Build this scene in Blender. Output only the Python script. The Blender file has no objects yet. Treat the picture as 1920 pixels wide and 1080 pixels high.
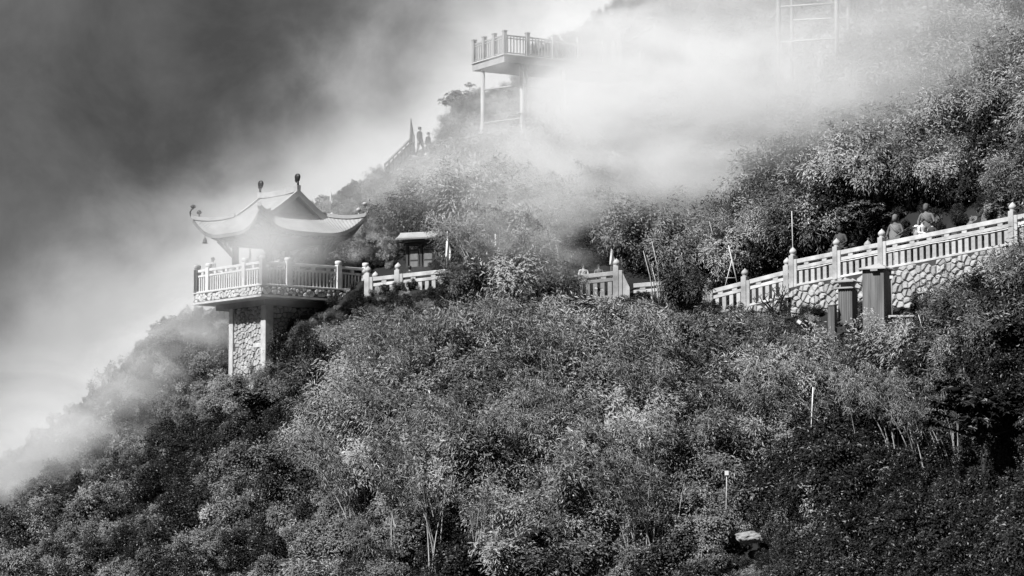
import bpy, bmesh, math, random
import numpy as np
from mathutils import Vector, Matrix, Euler, noise as mnoise

random.seed(11)
rng = np.random.default_rng(11)
scene = bpy.context.scene
col = scene.collection
PI = math.pi
R = math.radians

# ------------------------------------------------------------------ camera
PITCH = R(5.2)
LENS = 100.0
FPX = 1920 * LENS / 36.0
cam_d = bpy.data.cameras.new('camera')
cam_d.lens = LENS
cam_d.sensor_width = 36
cam_d.clip_start = 0.5
cam_d.clip_end = 6000
cam = bpy.data.objects.new('camera', cam_d)
cam.location = (0, 0, 0)
cam.rotation_euler = (PI / 2 + PITCH, 0, 0)
col.objects.link(cam)
scene.camera = cam
CP, SP = math.cos(PITCH), math.sin(PITCH)


def at(px, py, Y):
    """world point seen at photo pixel (px,py) at depth Y"""
    dx = (px - 960) / FPX
    dy = (540 - py) / FPX
    t = Y / (CP - dy * SP)
    return Vector((dx * t, Y, (SP + dy * CP) * t))


def ppm(Y):
    return FPX / Y


# ------------------------------------------------------------------ light
SUN_AZ = R(-66)      # measured from +Y (view direction) towards -X : sun on the left, a little in front of us
SUN_EL = R(47)
to_sun = Vector((math.sin(SUN_AZ) * math.cos(SUN_EL), math.cos(SUN_AZ) * math.cos(SUN_EL), math.sin(SUN_EL)))
to_sun = Vector((-0.52, -0.44, 0.72)).normalized()
SUN_EL = math.asin(to_sun.z)
sun_d = bpy.data.lights.new('sun', 'SUN')
sun_d.energy = 5.0
sun_d.angle = R(0.6)
sun_d.color = (1, 1, 1)
sun = bpy.data.objects.new('sun', sun_d)
sun.rotation_euler = to_sun.to_track_quat('Z', 'Y').to_euler()
sun.location = (-60, 60, 120)
col.objects.link(sun)

world = bpy.data.worlds.new('World')
scene.world = world
world.use_nodes = True
wn = world.node_tree.nodes
wl = world.node_tree.links
wn.clear()


class NT:
    """tiny node helper"""

    def __init__(s, tree):
        s.n = tree.nodes
        s.l = tree.links

    def put(s, sock, v):
        if v is None:
            return
        if hasattr(v, 'is_output') or isinstance(v, bpy.types.NodeSocket):
            s.l.new(v, sock)
        else:
            sock.default_value = v

    def math(s, op, a=None, b=None, c=None, clamp=False):
        m = s.n.new('ShaderNodeMath')
        m.operation = op
        m.use_clamp = clamp
        for i, v in enumerate((a, b, c)):
            if v is not None:
                s.put(m.inputs[i], v)
        return m.outputs[0]

    def vmath(s, op, a=None, b=None, scale=None):
        m = s.n.new('ShaderNodeVectorMath')
        m.operation = op
        if a is not None:
            s.put(m.inputs[0], a)
        if b is not None:
            s.put(m.inputs[1], b)
        if scale is not None:
            s.put(m.inputs['Scale'], scale)
        return m.outputs['Value'] if op in ('LENGTH', 'DOT_PRODUCT', 'DISTANCE') else m.outputs[0]

    def noise(s, vec, scale, detail=4, rough=0.55, dist=0.0):
        t = s.n.new('ShaderNodeTexNoise')
        t.inputs['Scale'].default_value = scale
        t.inputs['Detail'].default_value = detail
        t.inputs['Roughness'].default_value = rough
        t.inputs['Distortion'].default_value = dist
        if vec is not None:
            s.l.new(vec, t.inputs['Vector'])
        return t.outputs[0]

    def maprange(s, v, a, b, c, d, smooth=False):
        m = s.n.new('ShaderNodeMapRange')
        m.interpolation_type = 'SMOOTHSTEP' if smooth else 'LINEAR'
        s.put(m.inputs[0], v)
        for i, x in enumerate((a, b, c, d)):
            s.put(m.inputs[1 + i], x)
        return m.outputs[0]


w = NT(world.node_tree)
sky = wn.new('ShaderNodeTexSky')
sky.sky_type = 'NISHITA'
sky.sun_disc = False
sky.sun_elevation = SUN_EL
sky.sun_rotation = math.atan2(to_sun.x, to_sun.y)
bw = wn.new('ShaderNodeRGBToBW')
wl.new(sky.outputs[0], bw.inputs[0])
tc = wn.new('ShaderNodeTexCoord')
sep = wn.new('ShaderNodeSeparateXYZ')
nrm = w.vmath('NORMALIZE', tc.outputs['Generated'])
wl.new(nrm, sep.inputs[0])
az = w.math('ARCTAN2', sep.outputs[0], sep.outputs[1])
el = w.math('ARCSINE', sep.outputs[2])
# bright vapour clings to the mountain's outline, heavy cloud stands above it
wv = w.math('SUBTRACT', el, w.math('MULTIPLY', az, 0.736))
wv = w.math('SUBTRACT', wv, 0.174)
n1 = w.noise(nrm, 11.0, 3, 0.5, 0.15)
n2 = w.noise(nrm, 34.0, 6, 0.6, 0.3)
wob = w.math('ADD', w.math('MULTIPLY', w.math('SUBTRACT', n1, 0.5), 0.11), w.math('MULTIPLY', w.math('SUBTRACT', n2, 0.5), 0.045))
wv2 = w.math('ADD', wv, wob)
glow = w.maprange(wv2, -0.01, 0.072, 1.0, 0.0, True)
glow = w.math('MULTIPLY', glow, w.maprange(az, -0.22, -0.07, 0.4, 1.0, True))
glow = w.math('MULTIPLY', glow, w.maprange(w.math('ABSOLUTE', az), 0.35, 1.3, 1.0, 0.0, True))
glow = w.math('MULTIPLY', glow, w.maprange(wv, -0.6, -0.15, 0.0, 1.0, True))
base = w.maprange(w.noise(nrm, 14.0, 6, 0.6, 0.3), 0.3, 0.7, 0.042, 0.135)
cloud = w.math('ADD', base, w.math('MULTIPLY', glow, 0.56))
skyv = w.math('ADD', w.math('MULTIPLY', bw.outputs[0], 0.006), cloud)
bg = wn.new('ShaderNodeBackground')
wl.new(skyv, bg.inputs[0])
bg.inputs[1].default_value = 0.62
out = wn.new('ShaderNodeOutputWorld')
wl.new(bg.outputs[0], out.inputs[0])

vs = scene.view_settings
scene.display_settings.display_device = 'sRGB'
vs.view_transform = 'Standard'
vs.look = 'None'
vs.exposure = 0.9
vs.gamma = 1.0
vs.use_curve_mapping = False

cy = scene.cycles
cy.max_bounces = 6
cy.diffuse_bounces = 2
cy.glossy_bounces = 1
cy.transmission_bounces = 2
cy.transparent_max_bounces = 6
cy.volume_bounces = 3
cy.volume_max_steps = 48
cy.volume_step_rate = 1.0
cy.use_denoising = True
try:
    cy.denoiser = 'OPENIMAGEDENOISE'
    cy.denoising_input_passes = 'RGB_ALBEDO_NORMAL'
    cy.denoising_prefilter = 'ACCURATE'
except Exception:
    pass
cy.caustics_reflective = False
cy.caustics_refractive = False

# ------------------------------------------------------------------ materials (the picture is black and white: neutral greys)


def mat(name, v0, v1=None, scale=3.0, rough=0.8, bump=0.15, bscale=None, spec=0.3, streak=False, metal=0.0):
    m = bpy.data.materials.new(name)
    m.use_nodes = True
    t = NT(m.node_tree)
    b = m.node_tree.nodes['Principled BSDF']
    tcn = t.n.new('ShaderNodeTexCoord')
    vec = tcn.outputs['Object']
    if streak:
        mp = t.n.new('ShaderNodeMapping')
        mp.inputs['Scale'].default_value = (6, 6, 0.5)
        t.l.new(vec, mp.inputs[0])
        vec = mp.outputs[0]
    if v1 is None:
        v1 = v0 * 0.7
    n = t.noise(vec, scale, 6, 0.6)
    oi = t.n.new('ShaderNodeObjectInfo')
    nn = t.math('ADD', t.math('MULTIPLY', n, 0.8), t.math('MULTIPLY', oi.outputs['Random'], 0.2))
    v = t.maprange(nn, 0.32, 0.72, v1, v0)
    t.l.new(v, b.inputs['Base Color'])
    b.inputs['Roughness'].default_value = rough
    b.inputs['Specular IOR Level'].default_value = spec
    b.inputs['Metallic'].default_value = metal
    if bump:
        bp = t.n.new('ShaderNodeBump')
        bp.inputs['Strength'].default_value = bump
        bp.inputs['Distance'].default_value = 0.05
        t.l.new(t.noise(tcn.outputs['Object'], bscale or scale * 5, 5, 0.6), bp.inputs['Height'])
        t.l.new(bp.outputs[0], b.inputs['Normal'])
    return m


M = {}
M['marble'] = mat('pale_marble', 0.56, 0.25, 1.7, 0.65, 0.12)
M['marble_old'] = mat('old_marble', 0.48, 0.2, 1.8, 0.75, 0.2)
M['deck_marble'] = mat('deck_marble', 0.58, 0.40, 3.0, 0.7, 0.15)
M['stone'] = mat('field_stone', 0.44, 0.13, 1.6, 0.85, 0.5, 14)
M['stone_pale'] = mat('pale_stone', 0.52, 0.3, 2.0, 0.85, 0.35, 14)
M['mortar'] = mat('mortar', 0.07, 0.03, 4.0, 0.95, 0.3)
M['concrete'] = mat('concrete', 0.34, 0.2, 1.5, 0.85, 0.15)
M['pale_concrete'] = mat('pale_concrete', 0.5, 0.3, 2.5, 0.85, 0.2)
M['tile'] = mat('roof_tile', 0.26, 0.15, 1.4, 0.6, 0.15)
M['roof_trim'] = mat('roof_trim', 0.36, 0.22, 2.0, 0.65, 0.1)
M['wood'] = mat('painted_timber', 0.16, 0.09, 2.0, 0.6, 0.1)
M['dark_wood'] = mat('dark_timber', 0.05, 0.025, 2.0, 0.6, 0.1)
M['ornament'] = mat('dark_ornament', 0.03, 0.015, 4.0, 0.5, 0.1)
M['bronze'] = mat('bronze', 0.07, 0.03, 3.0, 0.45, 0.2, spec=0.5)
M['board'] = mat('board_panel', 0.16, 0.09, 6.0, 0.7, 0.1)
M['statue'] = mat('statue_stone', 0.15, 0.06, 4.0, 0.75, 0.4)
M['statue_dark'] = mat('dark_statue_stone', 0.07, 0.025, 4.0, 0.75, 0.4)
M['steel'] = mat('pale_steel', 0.30, 0.2, 1.0, 0.5, 0.05)
M['tin'] = mat('weathered_tin', 0.19, 0.08, 1.0, 0.55, 0.05, streak=True)
M['tin_roof'] = mat('tin_roof', 0.34, 0.2, 1.2, 0.5, 0.05)
M['white'] = mat('white_paint', 0.75, 0.55, 2.0, 0.6, 0.05)
M['white_cloth'] = mat('white_cloth', 0.78, 0.62, 3.0, 0.85, 0.2)
M['grey_cloth'] = mat('grey_cloth', 0.28, 0.2, 3.0, 0.85, 0.2)
M['dark_cloth'] = mat('dark_cloth', 0.045, 0.025, 3.0, 0.85, 0.2)
M['flag_dark'] = mat('flag_dark_cloth', 0.12, 0.07, 3.0, 0.85, 0.2)
M['skin'] = mat('skin', 0.36, 0.3, 3.0, 0.6, 0.0)
M['hair'] = mat('hair', 0.02, 0.012, 3.0, 0.5, 0.1)
M['bark'] = mat('bark', 0.045, 0.018, 5.0, 0.9, 0.4)
M['cane'] = mat('bamboo_cane', 0.5, 0.28, 3.0, 0.6, 0.1)
M['rock'] = mat('rock', 0.3, 0.12, 1.5, 0.9, 0.5)
M['soil'] = mat('soil', 0.02, 0.008, 0.6, 0.95, 0.4, 2.0)


def leaf_mat(name, lo, hi, gloss=0.35, trans=0.25):
    m = bpy.data.materials.new(name)
    m.use_nodes = True
    t = NT(m.node_tree)
    nt = m.node_tree
    nt.nodes.remove(nt.nodes['Principled BSDF'])
    o = nt.nodes['Material Output']
    oi = t.n.new('ShaderNodeObjectInfo')
    geo = t.n.new('ShaderNodeNewGeometry')
    n = t.noise(geo.outputs['Position'], 0.22, 3, 0.6)
    n2 = t.noise(geo.outputs['Position'], 3.0, 2, 0.6)
    k = t.math('ADD', t.math('MULTIPLY', oi.outputs['Random'], 0.48), t.math('MULTIPLY', n, 0.45))
    k = t.math('ADD', k, t.math('MULTIPLY', n2, 0.2))
    k = t.math('ADD', k, t.math('MULTIPLY', t.math('SUBTRACT', geo.outputs['Random Per Island'], 0.5), 0.16))
    v = t.maprange(k, 0.3, 0.8, lo, hi)
    d = t.n.new('ShaderNodeBsdfDiffuse')
    t.l.new(v, d.inputs[0])
    tr = t.n.new('ShaderNodeBsdfTranslucent')
    t.l.new(v, tr.inputs[0])
    g = t.n.new('ShaderNodeBsdfGlossy')
    g.inputs['Roughness'].default_value = 0.42
    g.inputs[0].default_value = (0.5, 0.5, 0.5, 1)
    mx = t.n.new('ShaderNodeMixShader')
    mx.inputs[0].default_value = trans
    t.l.new(d.outputs[0], mx.inputs[1])
    t.l.new(tr.outputs[0], mx.inputs[2])
    mx2 = t.n.new('ShaderNodeMixShader')
    mx2.inputs[0].default_value = gloss * 0.08
    t.l.new(mx.outputs[0], mx2.inputs[1])
    t.l.new(g.outputs[0], mx2.inputs[2])
    t.l.new(mx2.outputs[0], o.inputs['Surface'])
    return m


M['leaf_bamboo'] = leaf_mat('bamboo_leaf', 0.013, 0.31, 0.6, 0.1)
M['leaf_bush'] = leaf_mat('bush_leaf', 0.008, 0.19, 0.5, 0.07)
M['leaf_broad'] = leaf_mat('broad_leaf', 0.02, 0.32, 0.8, 0.06)
M['leaf_dark'] = leaf_mat('dark_leaf', 0.005, 0.026, 0.5, 0.1)  # near-black leaf; in the ground cover it also carries shade as colour
M['core'] = mat('inner_shade', 0.016, 0.006, 6.0, 0.95, 0.0, spec=0.0)  # near-black fill standing for the shade deep inside foliage
M['grass'] = leaf_mat('dry_grass', 0.07, 0.2, 0.2, 0.3)

# ------------------------------------------------------------------ object helpers


def link(name, me, m=None, parent=None, kind=None, loc=None, rot=None):
    o = bpy.data.objects.new(name, me)
    col.objects.link(o)
    if m is not None and me is not None and not me.materials:
        me.materials.append(m)
    if parent is not None:
        o.parent = parent
    if kind:
        o['kind'] = kind
    if loc is not None:
        o.location = loc
    if rot is not None:
        o.rotation_euler = rot
    return o


def tag(o, label, cat, group=None, kind=None):
    o['label'] = label
    o['category'] = cat
    if group:
        o['group'] = group
    if kind:
        o['kind'] = kind
    return o


def thing(name, label, cat, loc=(0, 0, 0), rz=0.0, group=None, rot=None):
    o = bpy.data.objects.new(name, None)
    o.empty_display_size = 0.2
    col.objects.link(o)
    o.location = loc
    o.rotation_euler = rot if rot is not None else (0, 0, rz)
    return tag(o, label, cat, group)


def pydata(name, v, f, smooth=False):
    me = bpy.data.meshes.new(name)
    me.from_pydata([tuple(x) for x in v], [], f)
    if smooth:
        for p in me.polygons:
            p.use_smooth = True
    me.update()
    return me


class MB:
    """mesh builder"""

    def __init__(s):
        s.v = []
        s.f = []

    def box(s, x0, x1, y0, y1, z0, z1, taper=0.0):
        b = len(s.v)
        t = taper
        s.v += [(x0, y0, z0), (x1, y0, z0), (x1, y1, z0), (x0, y1, z0),
                (x0 + t, y0 + t, z1), (x1 - t, y0 + t, z1), (x1 - t, y1 - t, z1), (x0 + t, y1 - t, z1)]
        s.f += [(b, b + 3, b + 2, b + 1), (b + 4, b + 5, b + 6, b + 7), (b, b + 1, b + 5, b + 4),
                (b + 1, b + 2, b + 6, b + 5), (b + 2, b + 3, b + 7, b + 6), (b + 3, b, b + 4, b + 7)]
        return s

    def cbox(s, c, sx, sy, sz):
        return s.box(c[0] - sx / 2, c[0] + sx / 2, c[1] - sy / 2, c[1] + sy / 2, c[2] - sz / 2, c[2] + sz / 2)

    def bar(s, a, b, wd, ht, up=(0, 0, 1)):
        a = Vector(a)
        b = Vector(b)
        d = (b - a).normalized()
        u = Vector(up)
        if abs(d.dot(u)) > 0.98:
            u = Vector((1, 0, 0))
        sd = d.cross(u).normalized()
        u2 = sd.cross(d).normalized()
        k = len(s.v)
        for p in (a, b):
            for q, r in ((-1, -1), (1, -1), (1, 1), (-1, 1)):
                s.v.append(tuple(p + sd * (q * wd / 2) + u2 * (r * ht / 2)))
        s.f += [(k, k + 1, k + 2, k + 3), (k + 7, k + 6, k + 5, k + 4)]
        for i in range(4):
            j = (i + 1) % 4
            s.f.append((k + i, k + 4 + i, k + 4 + j, k + j))
        return s

    def tube(s, pts, rad, n=6, cap=True):
        pts = [Vector(p) for p in pts]
        k = len(s.v)
        m = len(pts)
        if not hasattr(rad, '__len__'):
            rad = [rad] * m
        ref = Vector((0.13, 0.21, 0.97))
        for i, p in enumerate(pts):
            d = (pts[min(i + 1, m - 1)] - pts[max(i - 1, 0)])
            d = d.normalized() if d.length > 1e-9 else Vector((0, 0, 1))
            rf = ref if abs(d.dot(ref)) < 0.95 else Vector((1, 0, 0))
            a = d.cross(rf).normalized()
            b = d.cross(a)
            for j in range(n):
                t = 2 * PI * j / n
                s.v.append(tuple(p + (a * math.cos(t) + b * math.sin(t)) * rad[i]))
        for i in range(m - 1):
            for j in range(n):
                q = (j + 1) % n
                s.f.append((k + i * n + j, k + i * n + q, k + (i + 1) * n + q, k + (i + 1) * n + j))
        if cap:
            s.f.append(tuple(k + j for j in reversed(range(n))))
            s.f.append(tuple(k + (m - 1) * n + j for j in range(n)))
        return s

    def lathe(s, prof, n=12, c=(0, 0, 0), sx=1.0, sy=1.0):
        k = len(s.v)
        m = len(prof)
        for r, z in prof:
            for j in range(n):
                t = 2 * PI * j / n
                s.v.append((c[0] + r * sx * math.cos(t), c[1] + r * sy * math.sin(t), c[2] + z))
        for i in range(m - 1):
            for j in range(n):
                q = (j + 1) % n
                s.f.append((k + i * n + j, k + i * n + q, k + (i + 1) * n + q, k + (i + 1) * n + j))
        s.f.append(tuple(k + j for j in reversed(range(n))))
        s.f.append(tuple(k + (m - 1) * n + j for j in range(n)))
        return s

    def mesh(s, name, smooth=False):
        return pydata(name, s.v, s.f, smooth)

    def build(s, name, m, parent=None, smooth=False, kind=None, loc=None, rot=None):
        return link(name, s.mesh(name, smooth), m, parent, kind, loc, rot)


def bevelled(me, wd=0.012, seg=1):
    bm = bmesh.new()
    bm.from_mesh(me)
    bmesh.ops.bevel(bm, geom=list(bm.edges), offset=wd, segments=seg, affect='EDGES', profile=0.6, clamp_overlap=True)
    bm.to_mesh(me)
    bm.free()
    return me


def copy_tree(o, parent=None):
    c = o.copy()
    col.objects.link(c)
    if parent is not None:
        c.parent = parent
    for ch in list(o.children):
        copy_tree(ch, c)
    return c


# ------------------------------------------------------------------ terrain
CTRL = [
    # px, py, Y      lower slope
    (-700, 1500, 132), (-700, 1150, 146), (-300, 1500, 122), (-300, 1080, 140), (0, 870, 146), (0, 1080, 126), (0, 1400, 114),
    (160, 740, 146), (300, 610, 149), (300, 800, 137), (300, 1080, 119), (300, 1400, 109), (400, 620, 145), (430, 740, 134),
    (510, 705, 131.4), (560, 625, 132.6), (640, 575, 131.2), (600, 850, 124), (600, 1080, 114), (600, 1400, 105),
    (700, 545, 131), (800, 545, 129.5), (900, 545, 127.5), (900, 700, 121), (900, 900, 114), (900, 1080, 110), (900, 1400, 101),
    (1000, 545, 126.5), (1100, 575, 125.4), (1200, 565, 124.5), (1280, 600, 122.5), (1350, 590, 122.4), (1180, 800, 117), (1200, 1080, 107), (1200, 1400, 98),
    (1480, 615, 118.0), (1400, 585, 123.2), (1480, 575, 121.6), (1550, 570, 120.3), (1620, 560, 119.0), (1700, 550, 117.3), (1780, 540, 115.3), (1560, 622, 115.6), (1620, 612, 114.6), (1700, 605, 113.2), (1800, 590, 111.3), (1920, 540, 109), (2200, 470, 104),
    (1450, 740, 115), (1500, 900, 110), (1500, 1080, 104), (1500, 1400, 95), (1700, 760, 109), (1800, 700, 104), (1900, 700, 102), (1900, 900, 99),
    (1900, 1080, 96), (1900, 1400, 88), (2300, 800, 93), (2300, 1400, 82), (2700, 600, 90), (2700, 1300, 76),
    # just behind the terrace
    (700, 495, 136), (800, 480, 135), (900, 470, 132.5), (1000, 470, 131), (1100, 480, 130), (1200, 500, 129.5), (1330, 510, 129.5),
    (1480, 450, 126), (1600, 430, 123), (1700, 400, 120.5), (1900, 350, 116.5), (2200, 300, 110),
    # upper slope
    (440, 560, 146), (500, 480, 152), (560, 420, 156), (600, 400, 158), (640, 450, 146), (640, 380, 158), (700, 340, 160), (770, 280, 164), (700, 420, 146),
    (830, 230, 167), (870, 180, 171), (850, 330, 152), (950, 380, 142), (1000, 90, 180), (1000, 250, 158), (1040, 80, 180), (1150, 10, 186), (1150, 200, 160),
    (1150, 350, 143), (1300, 420, 137), (1300, 250, 150), (1300, 50, 172), (1480, 350, 133), (1480, 200, 148), (1480, 0, 166), (1650, 300, 129),
    (1650, 150, 142), (1650, 0, 154), (1900, 250, 124), (1900, 100, 133), (1900, -50, 142), (2200, 0, 132), (1500, -250, 190), (1900, -350, 168), (2300, -300, 150), (2700, 200, 112), (2700, -200, 130),
]
CP_ = np.array(CTRL, float)
P_ = CP_[:, :2] / 400.0


def _phi(r2):
    return 0.5 * r2 * np.log(r2 + 1e-9)


def _fit():
    n = len(P_)
    d2 = ((P_[:, None, :] - P_[None, :, :]) ** 2).sum(-1)
    A = np.zeros((n + 3, n + 3))
    A[:n, :n] = _phi(d2) + np.eye(n) * 0.01
    A[:n, n] = 1
    A[:n, n + 1:] = P_
    A[n, :n] = 1
    A[n + 1:, :n] = P_.T
    return np.linalg.solve(A, np.concatenate([CP_[:, 2], np.zeros(3)]))


W_ = _fit()


def D(px, py):
    px = np.atleast_1d(np.asarray(px, float)) / 400.0
    py = np.atleast_1d(np.asarray(py, float)) / 400.0
    Q = np.stack([px.ravel(), py.ravel()], -1)
    d2 = ((Q[:, None, :] - P_[None, :, :]) ** 2).sum(-1)
    r = _phi(d2) @ W_[:-3] + W_[-3] + Q @ W_[-2:]
    return r.reshape(px.shape)


def Dz(px, py):
    return float(D([px], [py])[0])


SIL = [(-1400, 1850), (-700, 1420), (-400, 1180), (0, 866), (100, 796), (190, 732), (250, 670), (300, 614), (370, 586), (430, 570), (480, 512), (520, 470),
       (575, 392), (640, 366), (700, 338), (728, 318), (770, 290), (825, 258), (840, 224), (870, 186), (950, 172), (985, 140), (1005, 98),
       (1040, 82), (1080, 70), (1130, 30), (1160, 10), (1400, -200), (1900, -520), (2400, -760), (3000, -980)]
SX = [p[0] for p in SIL]
SY = [p[1] for p in SIL]


def sil(px):
    return np.interp(px, SX, SY)


def at_np(px, py, Y):
    dx = (px - 960) / FPX
    dy = (540 - py) / FPX
    t = Y / (CP - dy * SP)
    return np.stack([dx * t, Y, (SP + dy * CP) * t], -1)


def fbm2(x, y, seed=0):
    """cheap smooth noise from summed rotated sines"""
    r = np.random.default_rng(seed)
    o = np.zeros_like(x)
    a = 1.0
    for k in range(7):
        th = r.uniform(0, 2 * PI, 3)
        ph = r.uniform(0, 2 * PI, 3)
        fr = 0.25 * 1.7 ** k
        s_ = 0
        for t, p in zip(th, ph):
            s_ = s_ + np.sin((x * math.cos(t) + y * math.sin(t)) * fr + p + 1.3 * np.sin((x * math.sin(t) - y * math.cos(t)) * fr * 0.6 + p * 2))
        o += a * s_ / 3
        a *= 0.58
    return o


def relief(x, z):
    """mounds and hollows of the slope, in metres towards the valley"""
    a = fbm2(x * 1.0, z * 1.15, 4)
    c = fbm2(x * 3.1 + 5, z * 3.4, 14)
    return -(0.95 * a + 0.42 * c)


def build_terrain():
    xs = np.arange(-1000, 2901, 13.0)
    vs_ = np.linspace(0, 1, 130)
    PX = np.repeat(xs[:, None], len(vs_), 1)
    S = sil(xs)[:, None]
    PY = 1560 + (S - 1560) * vs_[None, :]
    DD = D(PX, PY)
    P = at_np(PX, PY, DD)
    P[..., 1] += np.maximum(relief(P[..., 0], P[..., 2]), -0.35) * 0.9 * np.clip((PY - S) / 130.0, 0.1, 1) + 0.15
    # the back of the mountain, falling away from us
    rows = [P]
    last = P[:, -1, :]
    bk = []
    for k, (dy_, dz_) in enumerate(((4, -0.6), (12, -5), (30, -18), (60, -40), (110, -75))):
        q = last.copy()
        q[:, 1] += dy_
        q[:, 2] += dz_
        bk.append(q[:, None, :])
    # front foot
    f0 = P[:, 0, :].copy()
    f0[:, 1] -= 22
    f0[:, 2] -= 26
    G = np.concatenate([f0[:, None, :], P] + bk, 1)
    nx, ny = G.shape[:2]
    V = G.reshape(-1, 3)
    F = []
    for i in range(nx - 1):
        for j in range(ny - 1):
            a = i * ny + j
            F.append((a, a + ny, a + ny + 1, a + 1))
    me = pydata('hillside', V, F, True)
    o = link('hillside', me, M['soil'], kind='structure')
    o['label'] = 'steep overgrown mountainside'
    return o


build_terrain()
g = MB()
g.v = [(-3000, -1500, -48), (3000, -1500, -48), (3000, 5000, -48), (-3000, 5000, -48)]
g.f = [(0, 1, 2, 3)]
g.build('ground', M['soil'], kind='structure')


def surf(px, py, back=0.0):
    return at(px, py, Dz(px, py) + back)


# ------------------------------------------------------------------ foliage meshes


def leaves_mesh(name, pos, direc, nor, L, Wd, mats, fold=0.25, extra=None):
    """each leaf: 4 verts, 2 triangles folded on the midrib"""
    n = len(pos)
    direc = direc / (np.linalg.norm(direc, axis=1, keepdims=True) + 1e-9)
    side = np.cross(direc, nor)
    side /= (np.linalg.norm(side, axis=1, keepdims=True) + 1e-9)
    nn = np.cross(side, direc)
    L = np.broadcast_to(L, (n,))[:, None]
    Wd = np.broadcast_to(Wd, (n,))[:, None]
    p0 = pos
    p1 = pos + direc * L * 0.45 + side * Wd * 0.5 + nn * Wd * fold
    p2 = pos + direc * L - nn * L * 0.08
    p3 = pos + direc * L * 0.45 - side * Wd * 0.5 + nn * Wd * fold
    V = np.stack([p0, p1, p2, p3], 1).reshape(-1, 3)
    idx = np.arange(n)[:, None] * 4
    T = np.concatenate([idx + np.array([[0, 1, 2]]), idx + np.array([[0, 2, 3]])], 1).reshape(-1, 3)
    me = bpy.data.meshes.new(name)
    ev, ef = ([], []) if extra is None else (extra.v, extra.f)
    nb = len(V)
    allv = np.concatenate([V, np.array(ev, float).reshape(-1, 3)]) if len(ev) else V
    faces = [tuple(t) for t in T.tolist()] + [tuple(i + nb for i in f) for f in ef]
    me.from_pydata(allv.tolist(), [], faces)
    for m in mats:
        me.materials.append(m)
    if len(ev) and len(mats) > 1:
        mi = np.zeros(len(faces), int)
        mi[len(T):] = 1
        me.polygons.foreach_set('material_index', mi)
    me.update()
    return me


def shade_core(mb, c, r, sq=1.0):  # solid blob added inside foliage to block light and darken the gaps
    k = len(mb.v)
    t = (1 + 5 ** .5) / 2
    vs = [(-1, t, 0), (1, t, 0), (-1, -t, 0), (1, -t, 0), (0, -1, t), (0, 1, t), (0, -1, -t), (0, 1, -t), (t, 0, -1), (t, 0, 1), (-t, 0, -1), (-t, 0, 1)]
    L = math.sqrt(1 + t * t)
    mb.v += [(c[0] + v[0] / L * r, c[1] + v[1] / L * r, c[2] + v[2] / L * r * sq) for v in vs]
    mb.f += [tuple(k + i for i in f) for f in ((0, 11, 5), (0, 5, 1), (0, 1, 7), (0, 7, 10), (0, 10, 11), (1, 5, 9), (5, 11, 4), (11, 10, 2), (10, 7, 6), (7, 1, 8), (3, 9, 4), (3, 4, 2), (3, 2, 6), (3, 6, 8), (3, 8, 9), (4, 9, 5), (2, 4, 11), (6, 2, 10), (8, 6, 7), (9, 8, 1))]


def rnd_dirs(n, up=0.0, r=rng):
    d = r.normal(size=(n, 3))
    d[:, 2] += up
    return d / np.linalg.norm(d, axis=1, keepdims=True)


def tangent(nrm_, r, down, rand, out):
    """leaf directions lying in the surface of a crown: mostly drooping, a little ragged"""
    dn = np.array([0, 0, -1.0]) - nrm_ * (nrm_ @ np.array([0, 0, -1.0]))[:, None]
    rt = np.cross(nrm_, r.normal(size=nrm_.shape))
    rt /= np.linalg.norm(rt, axis=1, keepdims=True) + 1e-6
    return dn * down + rt * rand + nrm_ * out


def plume(seed, stems=7, H=1.7, spread=0.75, per=60, L=0.19, Wd=0.034, canes=True):
    """bamboo clump: arching stems carrying dense drooping tufts of narrow leaves over a near-black blob for inner shade"""
    r = np.random.default_rng(seed)
    P, Dr, Nn = [], [], []
    mb = MB()
    cores = MB()
    for s_ in range(stems):
        a = r.uniform(0, 2 * PI)
        b0 = r.uniform(0, 0.22, 2) * np.array([math.cos(a), math.sin(a)])
        h = H * r.uniform(0.55, 1.12)
        sp = spread * r.uniform(0.3, 1.1)
        t = np.linspace(0, 1, 9)
        x = b0[0] + math.cos(a) * sp * t ** 2.0
        y = b0[1] + math.sin(a) * sp * t ** 2.0
        z = h * (t - 0.28 * t ** 3.2)
        pts = np.stack([x, y, z], 1)
        if canes:
            mb.tube(pts, [0.012 * (1 - 0.75 * q) for q in t], 3, False)
        nt = max(2, int(round(per / 22)))
        for k in range(nt):
            tt = 1.0 - 0.62 * (k / nt) - r.uniform(0, 0.08)
            c = np.array([np.interp(tt, t, pts[:, k2]) for k2 in range(3)])
            c = c + r.normal(size=3) * 0.05
            rr = r.uniform(0.13, 0.24) * (0.7 + 0.45 * H / 1.7)
            n = 84
            d = rnd_dirs(n, 0.45, r)
            pp = c + d * rr * np.array([1, 1, 1.25]) * r.uniform(0.5, 1.3, (n, 1))
            dc = (c - np.array([0, 0, H * 0.35]))
            dc = dc / (np.linalg.norm(dc) + 1e-6)
            nn_ = d * 0.5 + dc * 0.65 + np.array([0, 0, 0.25])
            nn_ = nn_ / np.linalg.norm(nn_, axis=1, keepdims=True)
            out = tangent(nn_, r, 0.75, 0.5, 0.22)
            P.append(pp)
            Dr.append(out)
            Nn.append(nn_ + r.normal(size=(n, 3)) * 0.22)
    shade_core(cores, (0, 0, H * 0.3), H * 0.11, 2.0)
    return np.concatenate(P), np.concatenate(Dr), np.concatenate(Nn), mb, cores


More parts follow.
